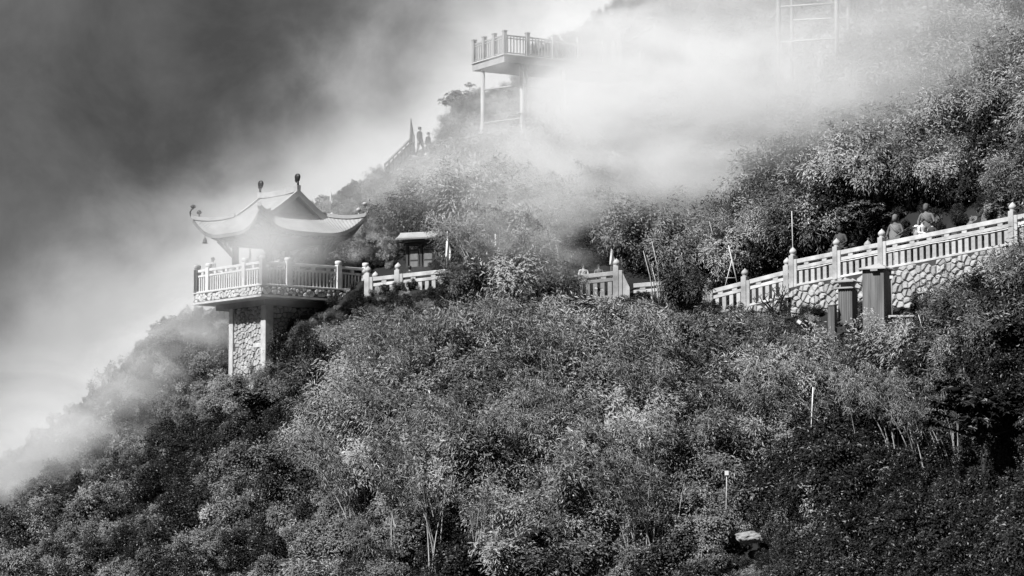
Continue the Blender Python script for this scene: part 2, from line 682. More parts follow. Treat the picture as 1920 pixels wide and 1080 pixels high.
def merge_mesh(name, leaf_me, extras):
    """join leaf mesh with extra builders, each with its own material"""
    bm = bmesh.new()
    bm.from_mesh(leaf_me)
    mats = list(leaf_me.materials)
    for mb, mt in extras:
        if not mb.v:
            continue
        k = len(bm.verts)
        bm.verts.ensure_lookup_table()
        vs_ = [bm.verts.new(v) for v in mb.v]
        if mt not in mats:
            mats.append(mt)
        mi = mats.index(mt)
        for f in mb.f:
            try:
                fc = bm.faces.new([vs_[i] for i in f])
                fc.material_index = mi
                fc.smooth = True
            except ValueError:
                pass
    bm.to_mesh(leaf_me)
    bm.free()
    for m in mats[len(leaf_me.materials):]:
        leaf_me.materials.append(m)
    leaf_me.name = name
    return leaf_me


def make_plume(name, seed, m='leaf_bamboo', L=0.115, Wd=0.025, **k):
    P, Dr, nr, mb, cores = plume(seed, **k)
    r = np.random.default_rng(seed + 99)
    me = leaves_mesh(name, P, Dr, nr, L * r.uniform(0.6, 1.25, len(P)), Wd * r.uniform(0.8, 1.3, len(P)), [M[m]], 0.15)
    return merge_mesh(name, me, [(mb, M['cane']), (cores, M['core'])])


def make_shrub(name, seed, n=620, rad=0.62, L=0.11, Wd=0.05, m='leaf_bush', lobes=7):
    """rounded clump of several dense heads round a near-black blob for inner shade"""
    r = np.random.default_rng(seed)
    P, Dr, Nn = [], [], []
    cores = MB()
    for k in range(lobes):
        a = 2 * PI * k / lobes + r.uniform(-.5, .5)
        q = r.uniform(0.1, 0.75) * rad
        c = np.array([math.cos(a) * q, math.sin(a) * q, (0.45 + 0.65 * r.random() * (1.1 - q / rad)) * rad * 1.25])
        lr = rad * r.uniform(0.28, 0.46)
        nn = int(n / lobes * (lr / rad / 0.37) ** 2)
        d = rnd_dirs(nn, 0.4, r)
        fr = r.normal(size=(3, 3)) * 3.2
        lump = 0.86 + 0.2 * np.sin(d @ fr[0] + 1) + 0.16 * np.sin((d @ fr[1]) * 1.7)
        P.append(c + d * (lump * lr * r.uniform(0.62, 1.16, nn))[:, None] * np.array([1, 1, r.uniform(0.95, 1.6)]))
        dc = (c - np.array([0, 0, rad * 0.4]))
        dc = dc / (np.linalg.norm(dc) + 1e-6)
        nn_ = d * 0.7 + dc * 0.4 + np.array([0, 0, 0.15])
        nn_ = nn_ / np.linalg.norm(nn_, axis=1, keepdims=True)
        Dr.append(tangent(nn_, r, 0.6, 0.6, 0.25))
        Nn.append(nn_ + r.normal(size=(nn, 3)) * 0.22)
    shade_core(cores, (0, 0, rad * 0.3), rad * 0.34, 1.0)
    P = np.concatenate(P)
    Dr = np.concatenate(Dr)
    me = leaves_mesh(name, P, Dr, np.concatenate(Nn), L * r.uniform(0.6, 1.3, len(P)), Wd * r.uniform(0.8, 1.3, len(P)), [M[m]])
    return merge_mesh(name, me, [(cores, M['core'])])


def rosettes(centres, axes, r, per=9, L=0.2, droop=0.35):
    P, Dr, Nn = [], [], []
    for c, ax in zip(centres, axes):
        ax = ax / np.linalg.norm(ax)
        u = np.cross(ax, [0.3, 0.1, 0.9])
        u /= np.linalg.norm(u)
        v = np.cross(ax, u)
        o = r.uniform(0, 2 * PI)
        for k in range(per):
            t = o + 2 * PI * k / per + r.normal() * 0.2
            dd = u * math.cos(t) + v * math.sin(t) + ax * r.uniform(-droop, 0.35)
            P.append(c)
            Dr.append(dd)
            Nn.append(ax)
    return np.array(P), np.array(Dr), np.array(Nn)


def make_rosette_bush(name, seed, n=190, rad=0.7, L=0.12, Wd=0.045, m='leaf_broad'):
    r = np.random.default_rng(seed)
    d = rnd_dirs(n, 0.5, r)
    c = d * rad * r.uniform(0.55, 1.0, (n, 1)) + np.array([0, 0, rad * 0.5])
    ax = d * 0.5 + np.array([0, 0, 0.9]) + r.normal(size=(n, 3)) * 0.25
    P, Dr, Nn = rosettes(c, ax, r, 9, L)
    cores = MB()
    shade_core(cores, (0, 0, rad * 0.3), rad * 0.25, 1.1)
    me = leaves_mesh(name, P, Dr, Nn + r.normal(size=Nn.shape) * 0.2, L * r.uniform(0.7, 1.2, len(P)), Wd, [M[m]])
    return merge_mesh(name, me, [(cores, M['core'])])


def make_grass(name, seed, n=110, H=0.8):
    r = np.random.default_rng(seed)
    P = np.concatenate([r.normal(size=(n, 2)) * 0.13, np.zeros((n, 1))], 1)
    Dr = np.concatenate([r.normal(size=(n, 2)) * 0.42, np.ones((n, 1))], 1)
    nr = r.normal(size=Dr.shape)
    return leaves_mesh(name, P, Dr, nr, H * r.uniform(0.4, 1.1, n), 0.022, [M['grass']], 0.1)


# ------------------------------------------------------------------ ground cover: nobody could count it
src = bpy.data.collections.new('cover_sources')
SRC = []


def add_src(me):
    o = bpy.data.objects.new('%02d_' % len(SRC) + me.name, me)
    src.objects.link(o)
    SRC.append(o)
    return len(SRC) - 1


BAM = [add_src(make_plume('clump_bamboo', 20 + i, stems=9, H=1.8, spread=0.8, per=88)) for i in range(5)]
BUSH = [add_src(make_shrub('clump_bush', 40 + i, n=3600, rad=0.72, L=0.075, Wd=0.036, lobes=10)) for i in range(4)]
SMALL = [add_src(make_shrub('clump_small', 50 + i, n=1000, rad=0.42, L=0.08, Wd=0.036, m='leaf_bamboo', lobes=5)) for i in range(3)]
ROS = [add_src(make_rosette_bush('clump_rosette', 60 + i)) for i in range(3)]
DARK = [add_src(make_shrub('clump_dark', 70 + i, n=3200, m='leaf_dark', rad=0.75, lobes=9, L=0.08, Wd=0.04)) for i in range(2)]
GRS = [add_src(make_grass('clump_grass', 80 + i)) for i in range(2)]
FINE = [add_src(make_plume('clump_fine', 90 + i, stems=9, H=0.9, spread=0.38, per=56, L=0.13, Wd=0.028)) for i in range(3)]

# keep-out zones: where masonry stands (polygons in plan are awkward on a steep slope, so: boxes in the world)
KEEP = []      # (xmin,xmax,ymin,ymax,zmin,zmax)


def in_poly(px, py, poly):
    inside = np.zeros(px.shape, bool)
    n = len(poly)
    for i in range(n):
        x0, y0 = poly[i]
        x1, y1 = poly[(i + 1) % n]
        c = ((y0 > py) != (y1 > py)) & (px < (x1 - x0) * (py - y0) / (y1 - y0 + 1e-9) + x0)
        inside ^= c
    return inside


BARE = [
    [(424, 545), (625, 545), (600, 560), (545, 620), (515, 680), (440, 706), (424, 690)],         # pier and deck
    [(716, 306), (776, 246), (822, 236), (822, 292), (752, 352), (735, 335)],
    [(692, 505), (812, 497), (812, 530), (692, 530)],
    [(1076, 490), (1160, 490), (1232, 520), (1232, 552), (1160, 575), (1076, 560)],
    [(1328, 540), (1485, 488), (1660, 455), (1925, 400), (1925, 450), (1800, 490), (1750, 545), (1612, 565), (1560, 572), (1480, 568), (1330, 570)],
]


RB = [((380, 625), [(380, 562), (500, 560), (640, 560)]), ((625, 700), [(625, 565), (700, 545)]), ((690, 815), [(690, 530), (815, 528)]), ((1076, 1165), [(1076, 566), (1165, 566)]),
      ((1165, 1234), [(1165, 560), (1234, 552)]), ((1326, 1485), [(1326, 566), (1485, 558)]), ((1485, 1960), [(1485, 590), (1548, 606), (1560, 622), (1612, 612), (1670, 604), (1700, 590), (1750, 566), (1800, 510), (1870, 462), (1960, 425)]), ((1388, 1420), [(1388, 1012), (1420, 1012)])]


def cover():
    N = 25000
    px = rng.uniform(-120, 2060, N)
    py = rng.uniform(-60, 1150, N)
    s_ = sil(px)
    ok = py > s_ - 2
    Y = D(px, py)
    # even density on the slope: keep with probability ~ (Y/150)^2
    ok &= rng.uniform(0, 1, N) < (Y / 165.0) ** 2
    for poly in BARE:
        ok &= ~in_poly(px, py, poly)
    px, py, Y = px[ok], py[ok], Y[ok]
    # thin out to the wanted number
    P = at_np(px, py, Y)
    n = len(P)
    kind = np.zeros(n, int)
    a = fbm2(P[:, 0] * 1.1, P[:, 2] * 1.1, 31)
    b = fbm2(P[:, 0] * 1.6 + 9, P[:, 2] * 1.6, 32)
    u = rng.uniform(0, 1, n)
    scl = np.ones(n)
    jx = rng.normal(0, 55, n)
    jy = rng.normal(0, 30, n)
    top = py - sil(px)
    for i in range(n):
        x, y = px[i] + 70 * b[i] + jx[i], py[i] + 50 * a[i] + jy[i]
        upper = py[i] < (560 - 0.02 * x) and Y[i] > 128 and y < 520
        left = x < 620 - (y - 700) * -0.55 if y > 560 else x < 620
        k = None
        if upper:
            if a[i] > 0.25:
                k = ROS if u[i] < 0.7 else BUSH
            elif a[i] < -0.5:
                k = DARK if u[i] < 0.35 else BAM
            else:
                k = BAM if u[i] < 0.5 else (BUSH if u[i] < 0.8 else SMALL)
            if px[i] > 1700:
                k = (SMALL if u[i] < 0.45 else BAM) if a[i] < 0.5 else ROS
            scl[i] = 0.95
        elif x < 520 + (y - 700) * 0.75:
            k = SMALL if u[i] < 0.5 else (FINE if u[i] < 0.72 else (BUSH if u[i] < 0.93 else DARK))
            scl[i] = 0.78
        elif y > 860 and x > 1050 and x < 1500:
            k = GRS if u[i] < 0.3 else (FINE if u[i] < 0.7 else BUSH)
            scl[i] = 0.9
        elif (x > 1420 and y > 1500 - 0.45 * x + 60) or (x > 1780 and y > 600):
            k = DARK if u[i] < 0.75 else (FINE if u[i] < 0.8 else SMALL)  # gully shade put into leaf colour: mostly near-black clumps
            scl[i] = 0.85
        elif x > 1040 and a[i] < -0.15:
            k = DARK if u[i] < 0.5 else BAM
        else:
            k = BAM if u[i] < 0.6 else (ROS if b[i] > 0.75 else (BUSH if u[i] < 0.9 else SMALL))
            if b[i] < -0.25 and u[i] < 0.55:
                k = DARK  # near-black clumps stand in for shaded gaps in the thicket
        kind[i] = k[int(rng.integers(len(k)))]
        scl[i] *= rng.choice([0.75, 0.95, 1.15, 1.4, 1.75]) * rng.uniform(0.85, 1.1) * (1 + 0.15 * b[i])
    scl = np.where(top < 45, np.minimum(scl, 0.35 + 0.012 * np.maximum(top, 0) + rng.uniform(0, 0.25, n)), scl)
    scl = np.where((px > 700) & (px < 850) & (py < 400), np.minimum(scl, 0.6), scl)
    scl = np.where((px > 630) & (px < 770) & (py > 420) & (py < 545), np.minimum(scl, 0.6), scl)
    # shorter plants where masonry shows above them
    keep = np.ones(n, bool)
    for (xa, xb), line in RB:
        lx, ly = zip(*line)
        near = (px > xa - 40) & (px < xb + 40)
        dyy = (py - np.interp(px, lx, ly)) * Y / FPX
        z_ = near & (dyy > -0.2) & (dyy < 3.4)
        lim = np.clip(dyy / 2.0, 0, 2)
        keep &= ~(z_ & (lim < 0.2))
        sm = z_ & (lim < scl)
        scl[sm] = lim[sm]
        for i in np.nonzero(sm)[0]:
            if kind[i] in BAM:
                kind[i] = FINE[i % 3]
        # clear the path and its bank just behind the rail
        if xa > 600 and line[0][1] < 650:
            pathy = np.interp(px, (690, 880, 1030, 1158, 1335, 1480, 1925), (131.4, 129.2, 126.6, 125.5, 124.4, 121.6, 111.6))
            keep &= ~(near & (py < np.interp(px, lx, ly)) & (Y < pathy + np.where((px > 735) & (px < 850), 6.6, np.where((px > 1550) & (px < 1880), 4.3, 2.6))))
    # height over the slope changes in drifts, so hollows and mounds show
    rl = relief(P[:, 0], P[:, 2])
    nearm = np.zeros(n, bool)
    for (xa, xb), line in RB:
        nearm |= (px > xa - 20) & (px < xb + 20) & (np.abs(py - np.interp(px, *zip(*line))) < 110)
    rl = np.where(nearm, np.maximum(rl, 0.0), rl) * np.clip(top / 130.0, 0.1, 1)
    P[:, 1] += rl * 0.9 + 0.25
    P[:, 2] -= 0.12 + 0.25 * np.maximum(rl, 0)
    scl *= np.clip(1.15 - 0.42 * rl, 0.5, 1.5)
    scl = np.minimum(scl, 0.42 + 0.007 * np.maximum(top, 0) + rng.uniform(0, 0.2, n))
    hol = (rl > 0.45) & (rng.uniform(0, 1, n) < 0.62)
    kind[hol] = np.array(DARK)[rng.integers(0, len(DARK), n)][hol]  # hollows get near-black leaves, their shade put into the colour
    keep &= ~((rl > 1.0) & (rng.uniform(0, 1, n) < 0.5))
    top_ = (rl < -0.5) & (py > 560) & (px > 560) & (px < 1420) & (rng.uniform(0, 1, n) < 0.6)
    kind[top_] = np.array(BAM)[rng.integers(0, len(BAM), n)][top_]
    return P[keep], kind[keep], np.clip(scl[keep], 0.2, 2.3)


def carpet():
    """low growth between the clumps"""
    N = 26000
    px = rng.uniform(-120, 2060, N)
    py = rng.uniform(-60, 1150, N)
    Y = D(px, py)
    ok = (py > sil(px) - 2) & (rng.uniform(0, 1, N) < (Y / 165.0) ** 2)
    for poly in BARE:
        ok &= ~in_poly(px, py, poly)
    px, py, Y = px[ok], py[ok], Y[ok]
    P = at_np(px, py, Y)
    rl = np.maximum(relief(P[:, 0], P[:, 2]), -0.35)
    P[:, 1] += rl * 0.9 + 0.12
    P[:, 2] -= 0.05
    u = rng.uniform(0, 1, len(P))
    kk = np.array([(SMALL if a < .2 else (FINE if a < .35 else DARK))[int(rng.integers(2))] for a in u])  # mostly near-black leaves, so the gaps between clumps look shaded
    return P, kk, rng.uniform(0.25, 0.5, len(P))


cp_, ck_, cs_ = cover()
c2_, k2_, s2_ = carpet()
cp_, ck_, cs_ = np.concatenate([cp_, c2_]), np.concatenate([ck_, k2_]), np.concatenate([cs_, s2_])
me = bpy.data.meshes.new('undergrowth')
me.from_pydata(cp_.tolist(), [], [])
a_ = me.attributes.new('idx', 'INT', 'POINT')
a_.data.foreach_set('value', ck_.astype(np.int32))
a_ = me.attributes.new('scl', 'FLOAT', 'POINT')
a_.data.foreach_set('value', cs_.astype(np.float32))
a_ = me.attributes.new('rot', 'FLOAT_VECTOR', 'POINT')
rot_ = np.stack([rng.normal(0.30, 0.22, len(cp_)), rng.normal(0, 0.2, len(cp_)), rng.uniform(0, 2 * PI, len(cp_))], 1)
# lean outward from the slope (towards -Y): rotation about X by +angle tips the top towards -Y; spin first
rr_ = np.zeros_like(rot_)
for i, (ax_, ay_, az_) in enumerate(rot_):
    e = (Matrix.Rotation(ax_, 3, 'X') @ Matrix.Rotation(ay_, 3, 'Y') @ Matrix.Rotation(az_, 3, 'Z')).to_euler()
    rr_[i] = (e.x, e.y, e.z)
a_.data.foreach_set('vector', rr_.astype(np.float32).ravel())
und = link('undergrowth', me, kind='stuff')
und['label'] = 'bamboo scrub and bushes covering the whole slope'
print('cover instances', len(cp_))


def gn_instances(obj, coll):
    ng = bpy.data.node_groups.new('scatter', 'GeometryNodeTree')
    ng.interface.new_socket('Geometry', in_out='INPUT', socket_type='NodeSocketGeometry')
    ng.interface.new_socket('Geometry', in_out='OUTPUT', socket_type='NodeSocketGeometry')
    n = ng.nodes
    l = ng.links
    gi = n.new('NodeGroupInput')
    go = n.new('NodeGroupOutput')
    ci = n.new('GeometryNodeCollectionInfo')
    ci.inputs['Collection'].default_value = coll
    ci.inputs['Separate Children'].default_value = True
    ci.inputs['Reset Children'].default_value = True
    ip = n.new('GeometryNodeInstanceOnPoints')
    ip.inputs['Pick Instance'].default_value = True

    def attr(nm, t):
        a = n.new('GeometryNodeInputNamedAttribute')
        a.data_type = t
        a.inputs[0].default_value = nm
        return a.outputs[0]
    mtp = n.new('GeometryNodeMeshToPoints')
    l.new(gi.outputs[0], mtp.inputs[0])
    l.new(mtp.outputs[0], ip.inputs['Points'])
    l.new(ci.outputs[0], ip.inputs['Instance'])
    l.new(attr('idx', 'INT'), ip.inputs['Instance Index'])
    e2r = n.new('FunctionNodeEulerToRotation')
    l.new(attr('rot', 'FLOAT_VECTOR'), e2r.inputs[0])
    l.new(e2r.outputs[0], ip.inputs['Rotation'])
    l.new(attr('scl', 'FLOAT'), ip.inputs['Scale'])
    l.new(ip.outputs[0], go.inputs[0])
    md = obj.modifiers.new('scatter', 'NODES')
    md.node_group = ng


gn_instances(und, src)

# ------------------------------------------------------------------ masonry


def voronoi_cells(W, H, cell, r, keep=None, jit=0.42):
    nx = max(1, int(round(W / cell)))
    ny = max(1, int(round(H / cell)))
    pts = []
    for i in range(-1, nx + 1):
        for j in range(-1, ny + 1):
            pts.append(((i + 0.5 + r.uniform(-jit, jit) + 0.25 * (j % 2)) * W / nx, (j + 0.5 + r.uniform(-jit, jit)) * H / ny))
    n0 = len(pts)
    pts = []
    while len(pts) < n0:
        c_ = r.uniform((-cell, -cell), (W + cell, H + cell), (5, 2))
        if pts:
            dd = np.min(np.hypot(c_[:, None, 0] - np.array(pts)[None, :, 0], c_[:, None, 1] - np.array(pts)[None, :, 1]), 1)
            c_ = c_[int(np.argmax(dd))]
        else:
            c_ = c_[0]
        pts.append(tuple(c_))
    pts = np.array(pts)
    out_ = []
    for p in pts:
        if not (0 < p[0] < W and 0 < p[1] < H):
            continue
        if keep is not None and not keep(p[0], p[1]):
            continue
        poly = [(0.0, 0.0), (W, 0.0), (W, H), (0.0, H)]
        d = np.hypot(pts[:, 0] - p[0], pts[:, 1] - p[1])
        for q in pts[(d > 1e-6) & (d < 3.6 * cell)]:
            mx, my = (p + q) / 2
            ax, ay = q - p
            new = []
            for k in range(len(poly)):
                a = poly[k]
                b = poly[(k + 1) % len(poly)]
                da = (a[0] - mx) * ax + (a[1] - my) * ay
                db = (b[0] - mx) * ax + (b[1] - my) * ay
                if da <= 0:
                    new.append(a)
                if (da < 0) != (db < 0) and abs(da - db) > 1e-12:
                    t = da / (da - db)
                    new.append((a[0] + (b[0] - a[0]) * t, a[1] + (b[1] - a[1]) * t))
            poly = new
            if len(poly) < 3:
                break
        if len(poly) >= 3:
            out_.append((p, poly))
    return out_


def stones(parent, W, H, cell, seed, m, frame, depth=0.07, gap=0.022, keep=None, limit=300, squash=1.0):
    """uneven stones proud of a wall face; frame(u,v,w) -> local point of the parent"""
    r = np.random.default_rng(seed)
    cells = voronoi_cells(W, H, cell, r, keep)
    for k, (p, poly) in enumerate(cells[:limit]):
        c = np.mean(poly, 0)
        dp = depth * r.uniform(0.45, 1.25)
        n = len(poly)
        ring0, ring1 = [], []
        for q in poly:
            v = np.array(q) - c
            L = np.hypot(*v) + 1e-9
            g_ = max(0.0, 1 - gap / L)
            ring0.append(c + v * g_)
            ring1.append(c + v * g_ * r.uniform(0.66, 0.84))
        o3 = Vector(frame(c[0], c[1], 0))
        V = [Vector(frame(q[0], q[1], 0)) - o3 for q in ring0] + [Vector(frame(q[0], q[1], dp * r.uniform(0.8, 1.1))) - o3 for q in ring1]
        V.append(Vector(frame(c[0], c[1], dp * 1.12)) - o3)
        F = [(i, (i + 1) % n, n + (i + 1) % n, n + i) for i in range(n)] + [(n + i, n + (i + 1) % n, 2 * n) for i in range(n)]
        link('stone', pydata('stone', V, F), m, parent, loc=o3)


# ------------------------------------------------------------------ balustrades
def onion(mb, z0, rd, h):
    mb.lathe([(rd * 0.72, z0), (rd * 0.8, z0 + h * 0.1), (rd * 0.62, z0 + h * 0.16), (rd * 0.9, z0 + h * 0.24), (rd * 1.05, z0 + h * 0.42), (rd * 0.98, z0 + h * 0.58),
              (rd * 0.6, z0 + h * 0.78), (rd * 0.2, z0 + h * 0.92), (0.015, z0 + h)], 12)


def box_mesh(name, x, y, z, bev=0.012):
    return bevelled(MB().box(-x / 2, x / 2, -y / 2, y / 2, 0, z).mesh(name), bev)


BAL_W = box_mesh('baluster', 0.2, 0.11, 0.66)
BLK_W = box_mesh('rail_block', 0.26, 0.16, 0.2)
POST_W = bevelled(MB().box(-.13, .13, -.15, .15, -.1, 1.30).mesh('post'), 0.015)
SHOULDER_W = bevelled(MB().box(.132, .30, -.13, .13, -.08, 1.12).mesh('post_shoulder'), 0.012)
_f = MB()
onion(_f, 1.30, 0.155, 0.36)
FIN_W = _f.mesh('finial', True)
BAL_D = box_mesh('baluster', 0.085, 0.06, 0.70)
POST_D = bevelled(MB().box(-.13, .13, -.13, .13, -.05, 1.14).mesh('post'), 0.015)
CAP_D = MB().lathe([(0.12, 1.14), (0.145, 1.17), (0.16, 1.2), (0.165, 1.28), (0.15, 1.33), (0.1, 1.345)], 12).mesh('post_cap', True)


def part(name, me, m, parent, loc=(0, 0, 0), rot=None):
    return link(name, me, m, parent, loc=loc, rot=rot)


def balustrade_run(root, a, b, posts, kind='W', matl=None, bal_sp=0.33, blk_sp=0.9, rail_h=1.1, base=True, hide=()):
    """a,b: local floor points (Vectors); posts: fractions along the run where posts stand"""
    matl = matl or M['marble']
    a = Vector(a)
    b = Vector(b)
    d = b - a
    Lh = math.hypot(d.x, d.y)
    rz = math.atan2(d.y, d.x)
    sl = math.atan2(d.z, Lh)
    u = Vector((d.x / Lh, d.y / Lh, 0))
    P = lambda t, z: a + d * t + Vector((0, 0, z))
    for t in posts:
        if t in hide:
            continue
        if kind == 'W':
            p = part('post', POST_W, matl, root, P(t, 0), (0, 0, rz))
            part('finial', FIN_W, matl, p)
            part('shoulder', SHOULDER_W, matl, p)
        else:
            p = part('post', POST_D, matl, root, P(t, 0), (0, 0, rz))
            part('cap', CAP_D, matl, p)
    bays = list(zip(posts[:-1], posts[1:]))
    hw = 0.13
    for t0, t1 in bays:
        e0 = t0 + hw / Lh
        e1 = t1 - hw / Lh
        if kind == 'W' :
            e0 = t0 + 0.30 / Lh
        Lb = (e1 - e0) * d.length
        if kind == 'W':
            specs = [('handrail', rail_h - 0.19, 0.19, 0.2), ('mid_rail', 0.66, 0.15, 0.15)]
        else:
            specs = [('handrail', rail_h - 0.14, 0.13, 0.13), ('mid_rail', 0.72, 0.10, 0.1)]
        if base:
            specs.append(('sill', -0.06, 0.1, 0.26))
        for nm, z0, hh, ww in specs:
            me = MB()
            me.box(0, Lb, -ww / 2, ww / 2, 0, hh / math.cos(sl))
            mm = bevelled(me.mesh(nm), 0.014)
            part(nm, mm, matl, root, P(e0, z0), None)
            o = root.children[-1] if False else bpy.data.objects[-1] if False else None
        # orient the rails just made
        for ch in list(root.children)[-len(specs):] if False else []:
            pass
        n = max(1, int(round((e1 - e0) * Lh / bal_sp)))
        for k in range(n):
            t = e0 + (e1 - e0) * (k + 0.5) / n
            if kind == 'W':
                part('baluster', BAL_W, matl, root, P(t, 0.02), (0, 0, rz))
            else:
                part('baluster', BAL_D, matl, root, P(t, 0.03), (0, 0, rz))
        n = max(0, int(round((e1 - e0) * Lh / blk_sp)))
        for k in range(n):
            t = e0 + (e1 - e0) * (k + 0.5) / n
            part('rail_block', BLK_W if kind == 'W' else box_mesh('rail_block', 0.2, 0.1, rail_h - 0.14 - 0.82), matl, root, P(t, 0.78 if kind == 'W' else 0.82), (0, 0, rz))
    for o in root.children:
        if o.name.split('.')[0] in ('handrail', 'mid_rail', 'sill') and not o.get('_done'):
            o.rotation_euler = Euler((0, -sl, rz), 'XYZ')
            o['_done'] = 1


# ------------------------------------------------------------------ deck and pavilion frame of reference
DY = 135.0
DC = at(527, 540, DY)
DC.z = 12.03            # floor level of the viewing deck
RZ = R(37.5)
S_ = 5.78
H2 = S_ / 2
ux = Vector((math.cos(RZ), math.sin(RZ), 0))
uy = Vector((-math.sin(RZ), math.cos(RZ), 0))

deck = thing('viewing_deck', 'square stone-edged viewing deck jutting out on top of the tall pier', 'deck', DC, RZ)
mb = MB().box(-H2 - .12, H2 + 1.2, -H2 - .12, H2 + .12, -0.42, 0.0)
mb.build('slab', M['mortar'], deck)
MB().box(-H2 - .2, H2 + 1.2, -H2 - .2, H2 + .2, -0.52, -0.423).build('rim', M['pale_concrete'], deck)
MB().box(-H2 - .16, H2 + 1.2, -H2 - .16, H2 + .16, 0.003, 0.06).build('kerb', M['pale_concrete'], deck)
stones(deck, S_ + .24, 0.40, 0.2, 5, M['stone_pale'], lambda u, v, w_: (-H2 - .12 - w_, H2 + .12 - u, -0.41 + v), 0.05, 0.012)
stones(deck, S_ + .9, 0.40, 0.2, 6, M['stone_pale'], lambda u, v, w_: (-H2 - .12 + u, -H2 - .12 - w_, -0.41 + v), 0.05, 0.012)
# beams under the deck
MB().box(-2.2, -1.7, -2.0, 1.9, -0.80, -0.523).build('beam', M['concrete'], deck)
MB().box(-1.697, 3.2, -2.0, -1.6, -0.80, -0.523).build('beam', M['concrete'], deck)
MB().box(-2.2, 3.2, 1.903, 2.3, -0.80, -0.523).build('beam', M['concrete'], deck)

db = thing('deck_balustrade', 'square-posted stone balustrade running round the edge of the viewing deck', 'balustrade', DC + Vector((0, 0, 0.06)), RZ)
# fractions measured on the photo: small panel, large panel, small panel
e = H2 + 0.0
balustrade_run(db, (-e, -e, 0), (-e, e, 0), [0.0, 0.26, 0.82, 1.0], 'D', M['deck_marble'], 0.2, 0.9)
balustrade_run(db, (-e, -e, 0), (e, -e, 0), [0.0, 0.24, 0.73, 1.0], 'D', M['deck_marble'], 0.2, 0.9)
balustrade_run(db, (-e, e, 0), (e, e, 0), [0.0, 0.25, 0.75, 1.0], 'D', M['deck_marble'], 0.2, 0.9)

# pier ------------------------------------------------------------
pier = thing('stone_pier', 'tall rubble-stone pier with pale corner columns holding up the deck', 'pier', DC, RZ)
ZT, ZB = -0.80, -5.6
MB().box(-2.05, -1.75, -1.60, 0.848, ZB, ZT).build('core', M['mortar'], pier)
stones(pier, 2.43, ZT - ZB, 0.215, 8, M['stone'], lambda u, v, w_: (-2.05 - w_, 0.84 - u, ZB + v), 0.07, 0.014, limit=300)
bevelled(MB().box(-2.16, -1.70, -2.02, -1.62, ZB, ZT - 0.002).mesh('corner_column'), .02)
link('corner_column', bevelled(MB().box(-2.16, -1.70, -2.02, -1.60, ZB, ZT - 0.002).mesh('corner_column'), .02), M['pale_concrete'], pier)
link('corner_column', bevelled(MB().box(-2.16, -1.80, 0.85, 1.20, ZB, ZT - 0.002).mesh('corner_column'), .02), M['pale_concrete'], pier)
link('lintel', bevelled(MB().box(-2.13, -2.05, -1.60, -0.9, -2.75, -2.55).mesh('lintel'), .02), M['pale_concrete'], pier)
sw = thing('side_wall', 'shadowed rubble-stone wall set back under the deck beside the pier', 'wall', DC, RZ)
MB().box(-1.69, 2.9, -1.75, -1.45, ZB, ZT).build('core', M['mortar'], sw)
stones(sw, 3.2, 3.4, 0.23, 9, M['stone'], lambda u, v, w_: (-1.68 + u, -1.75 - w_, -4.2 + v), 0.07, 0.016)
link('concrete_band', bevelled(MB().box(-1.69, 2.9, -1.87, -1.752, -2.70, -2.48).mesh('concrete_band'), .02), M['pale_concrete'], sw)

# ------------------------------------------------------------------ pavilion
PC = at(521.5, 540, DY)
PC.z = DC.z + 0.06
pav = thing('pavilion', 'open pavilion with sweeping upturned tiled roof on the stone deck', 'pavilion', PC, RZ)
ZR = 4.62     # ridge
RE = 2.82     # eave half width


def F_(q):
    """roof height against distance from ridge line (concave)"""
    q = abs(q) / RE
    return ZR - 2.0 * (1.12 * q - 0.12 * q ** 2.6)


def lift(x, y):
    a, b = abs(x), abs(y)
    mx, mn = max(a, b), min(a, b)
    if mx < 1e-6:
        return 0
    r_ = mx / RE
    return 0.92 * (r_ ** 1.5) * (mn / mx) ** 4.0 * (max(0, r_ - 0.15) / 0.85)


def flare(x, y):
    a, b = abs(x), abs(y)
    mx, mn = max(a, b), min(a, b)
    c = (mn / (mx + 1e-9)) ** 6 * (mx / RE) ** 3
    return 1 + 0.045 * c


YG = 1.60     # gable position


def roof_panel(name, side, kind, parent, matl):
    """kind 'main': slopes beside the ridge, 'end': skirt below the gable. ribs run down the slope"""
    V, Fc = [], []
    nq = 40
    rib = 0.125
    nw = int(2 * RE / rib) * 6
    q0 = 0.0 if kind == 'main' else 1.28
    for i in range(nw + 1):
        wpos = -1 + 2 * i / nw
        for j in range(nq + 1):
            q = q0 + (RE - q0) * j / nq
            half = max(q, YG + 0.05) if kind == 'main' else q
            half = q if q > YG + 0.05 else (YG + 0.05 if kind == 'main' else q)
            s_ = wpos * RE
            # keep ribs parallel: clamp s_ to the panel's half width
            s_ = max(-half, min(half, s_))
            z = F_(q) + lift(q, s_) if q > 0 else ZR
            ph = (wpos * RE / rib) % 1.0
            z += 0.024 * abs(math.sin(PI * ph)) + 0.012 * (1 - (q / 0.24) % 1.0)
            fl = flare(q, s_)
            if kind == 'main':
                x_, y_ = side * q * fl, s_ * fl
            else:
                x_, y_ = s_ * fl, side * q * fl
            V.append((x_, y_, z))
    for i in range(nw):
        for j in range(nq):
            a = i * (nq + 1) + j
            f = (a, a + nq + 1, a + nq + 2, a + 1)
            if (kind == 'main') == (side > 0):
                f = f[::-1]
            if (Vector(V[f[0]]) - Vector(V[f[1]])).length < 1e-5 and (Vector(V[f[2]]) - Vector(V[f[3]])).length < 1e-5:
                continue
            Fc.append(f)
    o = link(name, pydata(name, V, Fc, False), matl, parent)
    return o


for sd in (-1, 1):
    roof_panel('roof_slope', sd, 'main', pav, M['tile'])
    roof_panel('roof_skirt', sd, 'end', pav, M['tile'])

